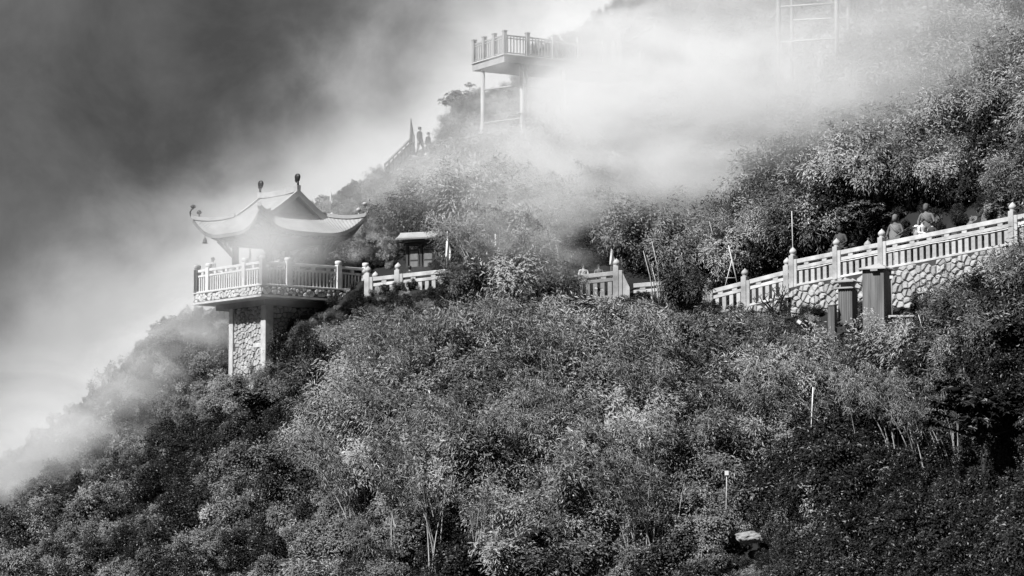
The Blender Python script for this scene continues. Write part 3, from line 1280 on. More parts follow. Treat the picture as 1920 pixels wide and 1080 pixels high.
# soffit: the underside of the roof, following the eaves
V, Fc = [], []
n = 24
for i in range(n + 1):
    for j in range(n + 1):
        x = (-1 + 2 * i / n) * (RE - 0.04)
        y = (-1 + 2 * j / n) * (RE - 0.04)
        fl = flare(x, y)
        mx = max(abs(x), abs(y))
        z = F_(max(mx, 1.35)) + lift(x, y) - 0.16 - 0.10 * (mx < 1.4)
        V.append((x * fl, y * fl, z))
for i in range(n):
    for j in range(n):
        a = i * (n + 1) + j
        Fc.append((a, a + 1, a + n + 2, a + n + 1))
link('soffit', pydata('soffit', V, Fc, True), M['wood'], pav)


def sweep_box(pts, wd, ht, name, m, parent, smooth=False, wds=None):
    V, Fc = [], []
    pts = [Vector(p) for p in pts]
    for i, p in enumerate(pts):
        d = (pts[min(i + 1, len(pts) - 1)] - pts[max(i - 1, 0)])
        dh = Vector((d.x, d.y, 0)).normalized() if math.hypot(d.x, d.y) > 1e-6 else Vector((1, 0, 0))
        sd = Vector((-dh.y, dh.x, 0))
        w_ = (wds[i] if wds else wd) / 2
        up = Vector((0, 0, 1))
        V += [p - sd * w_, p + sd * w_, p + sd * w_ + up * ht, p - sd * w_ + up * ht]
    for i in range(len(pts) - 1):
        for k in range(4):
            a = i * 4 + k
            b = i * 4 + (k + 1) % 4
            Fc.append((a, b, b + 4, a + 4))
    Fc += [(3, 2, 1, 0), tuple(len(V) - 4 + k for k in range(4))]
    return link(name, pydata(name, V, Fc), m, parent)


# eave fascia on each side, ridge, hips, barge boards, gables
for sx_, ax_ in ((-1, 'x'), (1, 'x'), (-1, 'y'), (1, 'y')):
    pts = []
    for k in range(33):
        s_ = (-1 + 2 * k / 32) * RE
        fl = flare(RE, s_)
        z = F_(RE) + lift(RE, s_) - 0.15
        pts.append(((sx_ * (RE + .01) * fl, s_ * fl, z) if ax_ == 'x' else (s_ * fl, sx_ * (RE + .01) * fl, z)))
    sweep_box(pts, 0.07, 0.15, 'eave_board', M['wood'], pav)
sweep_box([(0, y, ZR - 0.02 + 0.10 * (abs(y) / 1.75) ** 3) for y in np.linspace(-1.75, 1.75, 13)], 0.2, 0.26, 'ridge_beam', M['roof_trim'], pav)
for sx_ in (-1, 1):
    for sy_ in (-1, 1):
        pts = []
        for k in range(15):
            q = 1.5 + (RE - 1.5) * k / 14
            fl = flare(q, q)
            pts.append((sx_ * q * fl, sy_ * q * fl, F_(q) + lift(q, q) + 0.0))
        tip = Vector(pts[-1])
        dg = Vector((sx_, sy_, 0)).normalized()
        pts.append(tuple(tip + dg * 0.10 + Vector((0, 0, 0.10))))
        h = sweep_box(pts, 0.17, 0.17, 'hip_ridge', M['roof_trim'], pav)
        # hooked scroll at the very tip and a bud a little way in
        hook = MB()
        hp = [tip + dg * a + Vector((0, 0, b)) for a, b in ((-.08, .02), (.04, .10), (.14, .22), (.16, .36), (.10, .48), (.02, .54))]
        hook.tube(hp, [.07, .06, .045, .04, .04, .05], 7)
        hook.lathe([(.03, -.06), (.10, -.03), (.13, .03), (.10, .10), (.03, .13)], 9, tuple(hp[-1] + Vector((0, 0, .05))), 1.1, 0.8)
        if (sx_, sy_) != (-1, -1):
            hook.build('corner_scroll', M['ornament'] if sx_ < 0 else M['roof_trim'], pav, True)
        bud = MB()
        bp_ = tip - dg * 0.28 + Vector((0, 0, 0.05))
        bud.tube([bp_, bp_ + Vector((0, 0, .22))], [.045, .03], 6)
        bud.lathe([(.03, 0), (.10, .03), (.12, .09), (.09, .16), (.03, .2)], 9, tuple(bp_ + Vector((0, 0, .2))), 1.1, 0.9)
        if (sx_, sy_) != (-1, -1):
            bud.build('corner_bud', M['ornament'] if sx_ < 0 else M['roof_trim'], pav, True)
        # hip rafter and angle brace under the corner
        rb = MB()
        rb.bar((sx_ * 1.5, sy_ * 1.5, 2.42), (sx_ * (RE * .93), sy_ * (RE * .93), F_(RE) + lift(RE * .93, RE * .93) - .30), 0.14, 0.26)
        rb.build('hip_rafter', M['wood'], pav)
        for bx, by in ((1, 0), (0, 1)):
            b2 = MB()
            b2.bar((sx_ * (1.5 + .1 * bx), sy_ * (1.5 + .1 * by), 1.72), (sx_ * (1.5 + 0.95 * bx), sy_ * (1.5 + 0.95 * by), 2.42), 0.1, 0.14)
            b2.build('brace', M['wood'], pav)
    # gable
for sy_ in (-1, 1):
    for sx_ in (-1, 1):
        pts = [(sx_ * q, sy_ * YG, F_(q) - 0.10 + lift(q, YG) * 0.3) for q in np.linspace(0.0, 1.72, 12)]
        V, Fc = [], []
        for p in pts:
            for dy_, dz_ in ((0.0, -0.08), (0.16, -0.08), (0.16, 0.24), (0.0, 0.24)):
                V.append((p[0], p[1] + sy_ * dy_, p[2] + dz_))
        for i in range(len(pts) - 1):
            for k in range(4):
                a = i * 4 + k
                b = i * 4 + (k + 1) % 4
                Fc.append((a, b, b + 4, a + 4))
        Fc += [(3, 2, 1, 0), tuple(len(V) - 4 + k for k in range(4))]
        link('barge_board', pydata('barge_board', V, Fc), M['roof_trim'], pav)
    yy = sy_ * 1.32
    base_z = F_(1.32) + 0.02
    wg = 1.1
    g = MB()
    g.v = [(-wg, yy, base_z), (wg, yy, base_z), (0, yy, ZR - 0.2), (-wg, yy - sy_ * .06, base_z), (wg, yy - sy_ * .06, base_z), (0, yy - sy_ * .06, ZR - 0.2)]
    g.f = [(0, 1, 2), (5, 4, 3), (0, 3, 4, 1), (1, 4, 5, 2), (2, 5, 3, 0)]
    gb = g.build('gable', M['concrete'], pav)
    MB().lathe([(.1, 0), (.13, .02), (.05, .04)], 10).build('roundel', M['roof_trim'], gb, loc=(0, yy + sy_ * .01, ZR - 0.75), rot=(sy_ * -PI / 2 if sy_ > 0 else PI / 2, 0, 0))
    # ridge-end scroll ornament
    ro = MB()
    y0 = sy_ * 1.62
    ro.tube([(0, y0, ZR + .2), (0, y0 + sy_ * .05, ZR + .42), (0, y0 + sy_ * .02, ZR + .52)], [.06, .05, .06], 8)
    ro.lathe([(.05, .0), (.14, .06), (.19, .18), (.20, .27), (.15, .36), (.06, .40)], 12, (0, y0, ZR + .5), 0.55, 1.0)
    ro.tube([(0, y0 + .17, ZR + .62), (0, y0 + .1, ZR + .52), (0, y0, ZR + .5)], [.05, .05, .05], 6)
    ro.build('ridge_ornament', M['ornament'], pav, True)

for sx_ in (-1, 1):
    for sy_ in (-1, 1):
        cb = MB().lathe([(.23, 0), (.25, .06), (.21, .14)], 14).build('column_base', M['marble_old'], None, True)
        cm = MB().lathe([(.175, .0), (.17, 1.2), (.165, 2.5)], 16)
        c_ = cm.build('column', M['wood'], pav, True, loc=(sx_ * 1.48, sy_ * 1.48, 0))
        cb.parent = c_
for a, b in (((-1.5, -1.5), (1.5, -1.5)), ((-1.5, 1.5), (1.5, 1.5)), ((-1.5, -1.5), (-1.5, 1.5)), ((1.5, -1.5), (1.5, 1.5))):
    ext = 0.35
    A_ = Vector((a[0], a[1], 0))
    B_ = Vector((b[0], b[1], 0))
    d = (B_ - A_).normalized()
    for z, hh, wd in ((2.32, 0.28, 0.16),):
        o = MB().bar(A_ - d * ext + Vector((0, 0, z + (0.006 if d.x else 0))), B_ + d * ext + Vector((0, 0, z + (0.006 if d.x else 0))), wd, hh).build('beam', M['wood'], pav)
# rafters, seen from below
for k in range(-13, 14):
    s_ = k * 0.21
    for sd in (-1, 1):
        z1 = F_(RE * .95) + lift(RE * .95, s_) - .23
        z0 = 2.62
        MB().bar((sd * 1.45, max(-1.45, min(1.45, s_)), z0), (sd * RE * .95, s_, z1), 0.07, 0.08).build('rafter', M['wood'], pav)
        MB().bar((max(-1.45, min(1.45, s_)), sd * 1.45, z0 + .003), (s_, sd * RE * .95, z1), 0.07, 0.08).build('rafter', M['wood'], pav)

# bell under the left corner (local -x,+y)
cl = PC + ux * (-RE * 0.90) + uy * (RE * 0.90) + Vector((0, 0, 2.62))
bell = thing('wind_bell', 'small dark bell hanging from the left corner of the pavilion roof', 'bell', cl)
MB().tube([(0, 0, .30), (0, 0, .02)], .012, 5).build('hanger', M['ornament'], bell)
MB().lathe([(.13, -.24), (.11, -.18), (.09, -.08), (.06, -.01), (.02, .03)], 12).build('bell_body', M['ornament'], bell, True)

# ------------------------------------------------------------------ terrace: floor, walls, balustrades


def floorpt(px, py, Y):
    return at(px, py, Y)


def run_thing(name, label, pA, YA, pB, YB, posts, m=None, group=None, **k):
    """pA,pB: pixels of the handrail top; the run's floor lies 1.1 m below"""
    a = at(pA[0], pA[1], YA) - Vector((0, 0, 1.1))
    b = at(pB[0], pB[1], YB) - Vector((0, 0, 1.1))
    t = thing(name, label, 'balustrade', a, 0, group)
    balustrade_run(t, (0, 0, 0), b - a, posts, 'W', m, **k)
    return t, a, b


tA, aA, bA = run_thing('stone_balustrade', 'short stretch of balustrade between the deck and the notice-board shelter', (690, 521), 131.4, (880, 500), 129.2, [0.0, 0.30, 0.98], M['marble_old'])
tB, aB, bB = run_thing('stone_balustrade', 'balustrade with two people behind it, ending at an onion-capped post', (1030, 522), 126.6, (1158, 508), 125.5, [0.0, 0.985], M['marble_old'])
tC, aC, bC = run_thing('stone_balustrade', 'low balustrade just left of the round bush', (1176, 533), 125.2, (1335, 520), 124.4, [0.0, 0.97], M['marble_old'], hide=(0.0, 0.97))
tD, aD, bD = run_thing('stone_balustrade', 'lower flight of balustrade behind the gnarled leafless shrub', (1328, 545), 124.0, (1476, 507), 121.6, [0.0, 0.47, 1.0], M['marble'])
tE, aE, bE = run_thing('stone_balustrade', 'long bright balustrade climbing to the right above the rubble wall', (1487, 488), 120.2, (2120, 361), 107.5, [0.0, 0.142, 0.285, 0.675, 1.0], M['marble'])

# short steep link between the lower flight and the long one
lk = thing('stair_balustrade', 'short steep balustrade joining the lower flight to the long one', 'balustrade', bD)
dlt = aE - bD
for z, hh in ((0.95, 0.16), (0.62, 0.13), (0.2, 0.2)):
    MB().bar((0.15, 0, z), tuple(dlt + Vector((-0.12, 0, z))), 0.16, hh).build('sloping_rail', M['marble'], lk)
# sloping wing from B down to C
wg_ = thing('stair_wing', 'overgrown sloping stone wing stepping down from the onion-capped post', 'wall', bB)
q = aC - bB
w2 = MB()
w2.v = [(0.15, -.12, -.3), (q.x + .1, q.y - .12, q.z - .1), (q.x + .1, q.y - .12, q.z + .95), (0.15, -.12, 1.15), (0.15, .12, -.3), (q.x + .1, q.y + .12, q.z - .1), (q.x + .1, q.y + .12, q.z + .95), (0.15, .12, 1.15)]
w2.f = [(0, 1, 2, 3), (7, 6, 5, 4), (0, 4, 5, 1), (1, 5, 6, 2), (2, 6, 7, 3), (3, 7, 4, 0)]
w2.build('panel', M['marble_old'], wg_)


def walk(name, pts, width, drop=1.2):
    """paved strip behind the rail line, pts = rail foot points"""
    m_ = MB()
    V = []
    for p in pts:
        V += [p + Vector((0, -.12, -.065)), p + Vector((0.5, width, -.065)), p + Vector((0, -.10, -drop)), p + Vector((.5, width, -drop))]
    Fc = []
    for i in range(len(pts) - 1):
        a = 4 * i
        Fc += [(a, a + 4, a + 5, a + 1), (a + 2, a + 3, a + 7, a + 6), (a, a + 2, a + 6, a + 4), (a + 1, a + 5, a + 7, a + 3)]
    Fc += [(0, 1, 3, 2), (len(V) - 4, len(V) - 2, len(V) - 1, len(V) - 3)]
    return link(name, pydata(name, V, Fc), M['concrete'], kind='structure')


walk('terrace_path', [aA, bA, aB, bB], 3.2, 0.6)
walk('terrace_path', [aC, bC], 3.2, 0.6)
walk('terrace_path', [aD, bD], 3.2, 0.6)
walk('terrace_path', [aE, bE], 3.4, 0.6)


def retaining(name, label, a, b, H, cell, seed, inset=-0.16, depth=0.8, prof=None, Lmax=None):
    d = b - a
    Lh = math.hypot(d.x, d.y)
    t = thing(name, label, 'wall', a + Vector((0, 0, -.07)), math.atan2(d.y, d.x))
    sl = d.z / Lh
    L_ = Lmax or Lh
    w_ = MB()
    y0 = inset
    w_.v = [(0, y0, -H), (L_, y0, -H + sl * L_), (L_, y0, sl * L_), (0, y0, 0), (0, y0 + depth, -H), (L_, y0 + depth, -H + sl * L_), (L_, y0 + depth, sl * L_), (0, y0 + depth, 0)]
    w_.f = [(0, 1, 2, 3), (7, 6, 5, 4), (0, 4, 5, 1), (1, 5, 6, 2), (2, 6, 7, 3), (3, 7, 4, 0)]
    w_.build('core', M['mortar'], t)
    stones(t, L_, H, cell, seed, M['stone'], lambda u, v, q_: (u, y0 - q_, sl * u - H + v), 0.085, 0.018, keep=prof)
    return t


dE = bE - aE
LE = math.hypot(dE.x, dE.y)
retaining('retaining_wall', 'rubble-stone retaining wall under the long bright balustrade, behind the tin sheds', aE, bE, 2.6, 0.3, 21, Lmax=12.6,
          prof=lambda u, v: u < 11.8 and v > .45)
retaining('retaining_wall', 'small patch of squared stone wall below the two people at the rail', aB + (bB - aB) * 0.35, bB, 1.0, 0.3, 22)
retaining('retaining_wall', 'low stone footing under the lower flight of balustrade', aD, bD, 0.8, 0.26, 23)

# ------------------------------------------------------------------ trees, bushes, bamboo


def limb_path(a, b, r, bend=0.18, n=5):
    a = np.array(a, float)
    b = np.array(b, float)
    L = np.linalg.norm(b - a)
    o = r.normal(size=3) * bend * L
    t = np.linspace(0, 1, n)
    return [tuple(a + (b - a) * q + o * math.sin(PI * q) * (1 - q * 0.4)) for q in t]


def broad_tree(seed, rad=1.5, H=2.6, flat=0.6, pads=15, per_pad=15, L=0.15, Wd=0.055, m='leaf_broad', name='crown'):
    r = np.random.default_rng(seed)
    tb = MB()
    cs, axs = [], []
    cores = MB()
    stems = 2 + seed % 2
    tops = []
    for s_ in range(stems):
        a = r.uniform(0, 2 * PI)
        p1 = (math.cos(a) * rad * 0.18, math.sin(a) * rad * 0.18, H * 0.42)
        pp = limb_path((math.cos(a) * .06, math.sin(a) * .06, -0.7), p1, r, 0.12)
        tb.tube(pp, np.linspace(0.075, 0.05, 5).tolist(), 6)
        tops.append(p1)
    for k in range(pads):
        a = 2 * PI * (k + r.uniform(-.35, .35)) / pads * 2.4
        q = rad * math.sqrt(r.uniform(0.02, 1.0)) * 0.85
        zz = H * (0.62 + 0.38 * (1 - (q / rad) ** 2)) + r.normal() * 0.12 * H - (0.12 * H if k % 3 == 0 else 0)
        zz = H - (H - zz) * flat * 1.5
        c = np.array([math.cos(a) * q, math.sin(a) * q, zz])
        base_ = tops[k % stems]
        tb.tube(limb_path(base_, c - np.array([0, 0, .1]), r, 0.14), np.linspace(0.04, 0.014, 5).tolist(), 5)
        pr = rad * r.uniform(0.22, 0.36)
        shade_core(cores, c - np.array([0, 0, pr * .15]), pr * 0.45, 0.4)
        for j in range(per_pad):
            d = r.normal(size=3)
            d /= np.linalg.norm(d)
            pt = c + d * np.array([pr, pr, pr * 0.42]) * r.uniform(0.5, 1.05)
            cs.append(pt)
            ax = d * 0.55 + np.array([0, 0, 0.9])
            axs.append(ax)
            if j % 3 == 0:
                tb.tube([tuple(c - np.array([0, 0, .1])), tuple(pt)], [0.012, 0.006], 3, False)
    P, Dr, Nn = rosettes(cs, axs, r, 8, L, 0.45)
    cm = leaves_mesh(name, P, Dr, Nn + r.normal(size=Nn.shape) * 0.15, L * r.uniform(0.75, 1.2, len(P)), Wd, [M[m]])
    merge_mesh('crown', cm, [(cores, M['core'])])
    tm = tb.mesh('trunk', True)
    tm.materials.append(M['bark'])
    return tm, cm


def gnarled(seed, leaves=True, spread=1.0, n0=4, depth=4, L0=0.75, rad=0.07, m='leaf_broad'):
    r = np.random.default_rng(seed)
    tb = MB()
    ends = []

    def grow(p, d, L, rd, k):
        d = d / np.linalg.norm(d)
        mid = p + d * L * 0.5 + r.normal(size=3) * L * 0.14
        q = p + d * L + r.normal(size=3) * L * 0.1
        tb.tube([tuple(p), tuple(mid), tuple(q)], [rd, rd * 0.85, rd * 0.68], 5, False)
        if k == 0:
            ends.append((q, d))
            return
        for _ in range(2 if r.random() < 0.75 else 3):
            nd = d + r.normal(size=3) * 0.62 * spread + np.array([0, 0, 0.12])
            grow(q, nd, L * r.uniform(0.62, 0.85), rd * 0.66, k - 1)
    for i in range(n0):
        a = 2 * PI * i / n0 + r.uniform(-.4, .4)
        grow(np.array([0, 0, -0.2]), np.array([math.cos(a) * 0.6, math.sin(a) * 0.5, 1.0]), L0, rad, depth)
    tm = tb.mesh('trunk', True)
    tm.materials.append(M['bark'])
    if not leaves:
        return tm, None
    c = [e_[0] for e_ in ends for _ in range(leaves if leaves > 1 else 1)]
    ax = [e_[1] + np.array([0, 0, 0.8]) for e_ in ends for _ in range(leaves if leaves > 1 else 1)]
    c = [q + r.normal(size=3) * 0.10 for q in c]
    P, Dr, Nn = rosettes(c, ax, r, 8, 0.15, 0.4)
    cm = leaves_mesh('crown', P, Dr, Nn, 0.14 * r.uniform(0.7, 1.2, len(P)), 0.055, [M[m]])
    return tm, cm


def plant_tree(name, label, cat, meshes, px, py, back=0.0, s=1.0, rz=None, group=None, sz=None, loc=None):
    loc = loc if loc is not None else surf(px, py, back)
    t = thing(name, label, cat, loc, 0, group)
    t.rotation_euler = (0, 0, random.uniform(0, 6.28) if rz is None else rz)
    t.scale = (s, s, sz or s)
    link('trunk', meshes[0], None, t)
    if meshes[1] is not None:
        link('crown', meshes[1], None, t)
    return t


BT = [broad_tree(100 + i, H=2.2, pads=22) for i in range(5)]
BF = [broad_tree(110 + i, rad=1.9, H=2.0, flat=0.45, pads=18) for i in range(3)]
BD = [broad_tree(120 + i, rad=1.5, H=1.7, m='leaf_dark', L=0.15, Wd=0.075, pads=30, per_pad=18) for i in range(3)]
BG = [broad_tree(130 + i, rad=1.4, H=1.9, m='leaf_bush', L=0.13, Wd=0.05, pads=28, per_pad=18) for i in range(3)]

# name, label, meshes, base px, base py, back, scale
TREES = [
    ('layered broadleaf tree with flat spreading tiers, high on the slope right of the white cloud', BF[0], 1640, 268, -1.6, 1.25),
    ('broadleaf tree half veiled by cloud, up-slope from the flat tiered tree', BT[1], 1560, 205, -1.2, 1.0),
    ('broadleaf tree fading into the cloud near the steel tower foot', BF[1], 1500, 215, -1.2, 0.9),
    ('tall leafy tree directly behind the thin pale pole at the terrace', BT[0], 1490, 478, -0.6, 1.05),
    ('dark-leaved tree between the thin pale pole and the dark seated statue', BT[2], 1545, 458, -0.8, 0.8),
    ('rounded tree whose branch reaches over the terrace beside the dark seated statue', BT[3], 1622, 436, -1.0, 0.9),
    ('tree with drooping leaf tiers behind the wooden pole frame', BT[4], 1400, 500, -0.8, 1.0),
    ('tree emerging below the lower edge of the white cloud, its leaf tiers pale', BF[2], 1530, 375, -1.2, 0.8),
    ('leafy sapling at the dark hollow above the round bush', BT[1], 1275, 462, -0.8, 0.75),
    ('small bright-leaved sapling above the onion-capped post with the pennant', BT[3], 1180, 490, -0.6, 0.6),
    ('tree standing in front of the dark hollow, left of the wooden pole frame', BT[2], 1330, 440, -0.8, 0.7),
    ('dark broadleaf tree at the very bottom edge of the hillside', BD[0], 985, 1085, -1.2, 1.35),
    ('large-leaved tree on the right half of the lower slope, left of the dark gully', BG[0], 1235, 790, -1.2, 1.0),
    ('second large-leaved tree touching it, nearer the gully', BG[1], 1165, 830, -1.0, 0.8),
    ('big dark large-leaved tree at the right edge below the rubble wall', BD[1], 1850, 815, -1.6, 1.5),
    ('dark large-leaved tree cut by the right edge under the climbing balustrade', BD[2], 1915, 665, -1.6, 1.15),
    ('broadleaf tree at the top right, tiers catching light', BF[0], 1840, 95, -1.4, 1.1),
    ('broadleaf tree left of the top-right one, slightly misted', BF[1], 1750, 135, -1.4, 1.1),
    ('broadleaf tree on the upper slope, right beside the cloud edge', BF[2], 1690, 165, -1.2, 0.9),
    ('dark bushy shrub hiding the foot of the stone pier', BG[2], 478, 765, -1.0, 0.85),
    ('leafy tree right behind the right corner of the pavilion', BG[0], 738, 492, 3.5, 0.95),
    ('broadleaf tree rising above the roof of the notice-board shelter', BT[0], 775, 440, 0.5, 1.2),
    ('tree with grey tiers on the slope behind the pavilion ridge', BG[1], 700, 430, -1.0, 0.9),
    ('dark tree standing clear of the mist between shelter and lookout', BG[2], 868, 372, -1.2, 1.1),
    ('shaded tree just right of the dark one, edged with pale leaves', BT[4], 905, 400, -1.0, 0.95),
    ('tree on the skyline left of the lookout legs, sky showing through', BT[3], 868, 215, -0.2, 0.95),
    ('ghostly tree under the middle of the lookout platform', BF[0], 1010, 270, -1.2, 1.1),
    ('tree in thin cloud below the steel legs', BT[2], 940, 300, -1.0, 1.0),
    ('rounded bush on the skyline left of the deck', BG[0], 310, 640, -0.4, 0.7),
    ('flat-topped bush on the skyline next to it, nearer the deck', BG[1], 345, 622, -0.3, 0.6),
    ('small broadleaf tree by the right edge above the end of the balustrade', BT[1], 1905, 290, -1.2, 0.9),
    ('pale leafy tree in mist above the stone monk with the lit head', BG[2], 1640, 330, -1.0, 1.0),
    ('dense tree on the slope between bare cane cluster and deck thicket', BG[1], 930, 520, -1.6, 1.0),
    ('tree behind the tall pennant left of centre', BG[0], 985, 500, -1.4, 1.0),
]
for lab, ms, px, py, bk, s_ in TREES:
    nm = 'broadleaf_tree'
    if 'bush' in lab or 'shrub' in lab:
        nm = 'leafy_bush'
    cat = 'bush' if nm == 'leafy_bush' else 'tree'
    lo_ = surf(px, py, bk)
    lo_.z -= 0.75 * s_
    plant_tree(nm, lab, cat, ms, px, py, bk, s_, loc=lo_)

# the gnarled shrub in front of the lower flight, the branchy tree at the right edge
gs = gnarled(7, False, 1.15, 5, 4, 0.42, 0.055)
plant_tree('gnarled_shrub', 'leafless gnarled dark shrub in front of the lower flight of balustrade', 'shrub', gs, 1455, 592, -2.4, 1.2, 0.4)
gt = gnarled(9, 3, 0.9, 4, 5, 0.8, 0.075)
plant_tree('branchy_tree', 'many-branched dark tree with sparse glossy leaves behind the last post of the balustrade', 'tree', gt, 1880, 405, 0.6, 0.8, 1.1)
# round bush between two balustrades
rb_ = [make_plume('crown', 300 + i, m='leaf_bush', stems=34, H=2.2, spread=0.95, per=110, L=0.12, Wd=0.034) for i in range(3)]


def plume_thing(name, label, cat, px, py, back, s, me, group=None, rz=None):
    t = thing(name, label, cat, surf(px, py, back), random.uniform(0, 6.28) if rz is None else rz, group)
    t.scale = (s, s, s)
    link('foliage', me, None, t)
    return t


plume_thing('round_bush', 'large round bush hiding the gap between two stretches of balustrade', 'bush', 1278, 595, -1.8, 1.15, rb_[0])
plume_thing('round_bush', 'leafy bush covering the left end of the balustrade with two people', 'bush', 1040, 590, -1.6, 0.85, rb_[1])
plume_thing('round_bush', 'bushy clump growing in front of the right end of the notice-board shelter', 'bush', 858, 572, -1.8, 0.95, rb_[2])
plume_thing('round_bush', 'dense clump in front of the path right of the notice-board shelter', 'bush', 905, 565, -1.8, 1.0, rb_[0])
plume_thing('round_bush', 'dark rounded bush on the terrace edge left of the vapour', 'bush', 975, 565, -1.8, 1.05, rb_[1])
plume_thing('round_bush', 'low bush at the foot of the sloping stone wing', 'bush', 1168, 632, -1.4, 0.5, rb_[2])
plume_thing('round_bush', 'bush under the left end of the lower flight of balustrade', 'bush', 1345, 645, -1.4, 0.45, rb_[0])
plume_thing('round_bush', 'feathery bush overhanging the retaining wall at the right', 'bush', 1850, 635, -1.4, 0.7, rb_[1])
plume_thing('round_bush', 'feathery bush right of the tall tin shed', 'bush', 1775, 640, -1.6, 0.85, rb_[2])

# bamboo with pale canes in the thicket


def bamboo(seed, H=3.4, n=4):
    r = np.random.default_rng(seed)
    cb = MB()
    P, Dr = [], []
    for s_ in range(n):
        lean = np.array([r.uniform(-0.55, 0.05), r.uniform(-0.5, 0.0), 0])
        b0 = np.array([r.normal() * 0.15, r.normal() * 0.15, -1.6])
        h = H * r.uniform(0.75, 1.1) + 1.3
        t = np.linspace(0, 1, 12)
        pts = np.stack([b0[0] + lean[0] * h * (0.35 * t + 0.65 * t ** 2.4), b0[1] + lean[1] * h * (0.3 * t + 0.7 * t ** 2.4), b0[2] + h * (t - 0.13 * t ** 3.5)], 1)
        cb.tube(pts, (0.036 * (1 - 0.8 * t)).tolist(), 5, False)
        for k in range(20):
            tt = r.uniform(0.6, 1.0)
            c = np.array([np.interp(tt, t, pts[:, q]) for q in range(3)])
            a = r.uniform(0, 2 * PI)
            tw = np.array([math.cos(a), math.sin(a), r.uniform(0.0, 0.5)])
            e_ = c + tw * r.uniform(0.12, 0.4)
            cb.tube([tuple(c), tuple(e_)], [0.006, 0.003], 3, False)
            for q in range(9):
                P.append(e_ + r.normal(size=3) * 0.07)
                Dr.append(tw * 0.6 + np.array([0, 0, -0.7]) + r.normal(size=3) * 0.5)
    P = np.array(P)
    Dr = np.array(Dr)
    nr = r.normal(size=P.shape) * 0.6
    nr[:, 2] += 1
    cm = cb.mesh('cane', True)
    cm.materials.append(M['cane'])
    return cm, leaves_mesh('foliage', P, Dr, nr, 0.2 * r.uniform(0.6, 1.2, len(P)), 0.036, [M['leaf_bamboo']])


BB = [bamboo(400 + i) for i in range(6)]
ZB = [((640, 1290), (690, 1020), 62, 'pale-stemmed bamboo leaning in the thicket on the lower slope, centre of the view', 'bamboo in the thicket of the lower slope'),
      ((1560, 1800), (745, 860), 18, 'bamboo stem on the slope below the tin sheds', 'bamboo below the tin sheds'),
      ((1310, 1560), (735, 830), 14, 'bamboo stem leaning below the lower flight of balustrade', 'bamboo below the lower flight'),
      ((960, 1330), (330, 470), 12, 'thin bamboo rising into the lower edge of the white cloud', 'bamboo under the cloud'),
      ((880, 1040), (470, 560), 8, 'bamboo behind the path in the vapour left of the two people', 'bamboo beside the path')]
for (x0, x1), (y0, y1), n, lab, grp in ZB:
    for k in range(n):
        c, f = BB[(k * 5 + n) % 6]
        px = random.uniform(x0, x1)
        py = random.uniform(y0, y1)
        lb, gr = lab, grp
        if n == 62:
            zone = 0 if px < 830 else (1 if px < 1000 else (2 if px < 1150 else 3))
            rowz = 0 if py < 850 else 1
            under = ('the deck side of the slope', 'the notice-board shelter', 'the vapour on the terrace', 'the onion-capped post and round bush')[zone]
            lb = 'pale-stemmed leaning bamboo %s the slope below %s' % (('high on', 'low on')[rowz], under) if zone else 'pale-stemmed leaning bamboo %s the slope right of the stone pier' % ('high on', 'low on')[rowz]
            gr = 'bamboo ' + lb[28:]
        t = thing('bamboo', lb, 'bamboo', surf(px, py, -2.0 if n == 62 else -0.9), random.uniform(-0.5, 0.9), gr)
        s_ = random.uniform(0.85, 1.3) if n == 62 else random.uniform(0.65, 1.0)
        t.scale = (s_, s_, s_)
        link('cane', c, None, t)
        link('foliage', f, None, t)
# bare pale canes by the round bush and elsewhere
for k, (x0, y0, x1, y1) in enumerate([(1206, 470, 1228, 562), (1213, 478, 1232, 560), (1222, 452, 1240, 545), (1330, 415, 1350, 500), (1222, 500, 1238, 570),
                                      (1040, 440, 1053, 530), (1030, 455, 1047, 530), (1018, 470, 1040, 520), (1375, 380, 1392, 450), (885, 640, 912, 700), (1150, 620, 1162, 690), (1690, 610, 1735, 690), (1722, 590, 1750, 690)]):
    Yc = Dz(x1, y1) - 2.0
    a = at(x1, y1 + 8, Yc + 0.3)
    b = at(x0, y0, Yc)
    t = thing('bare_cane', 'bare pale cane sticking up out of the greenery near the terrace', 'cane', a, 0, 'bare pale canes near the terrace')
    MB().tube([(0, 0, -.3), tuple((b - a) * .5 + Vector((.05, 0, 0))), tuple(b - a)], [.028, .024, .012], 5).build('stem', M['cane'], t, True)

# thin seedlings standing up on the left skyline
sk = [make_plume('foliage', 500 + i, m='leaf_bush', stems=3, H=1.3, spread=0.35, per=28, L=0.12, Wd=0.04) for i in range(3)]
for k, x in enumerate([14, 60, 98, 130, 176, 194, 205, 232, 262, 348, 362, 640, 655, 668, 690, 702, 715, 596, 612]):
    t = thing('weed', 'thin seedling standing up against the sky on the ridge line', 'plant', at(x, float(sil(x)) + 8, Dz(x, float(sil(x)) + 8) - 0.4), random.uniform(0, 6), 'seedlings on the ridge line')
    s_ = random.uniform(0.45, 0.8) * (1.35 if x in (194, 205, 348) else 1)
    s_ *= 0.5 if x > 560 else 1.0
    t.scale = (s_, s_, s_ * 1.1)
    link('foliage', sk[k % 3], None, t)

# ------------------------------------------------------------------ people and statues


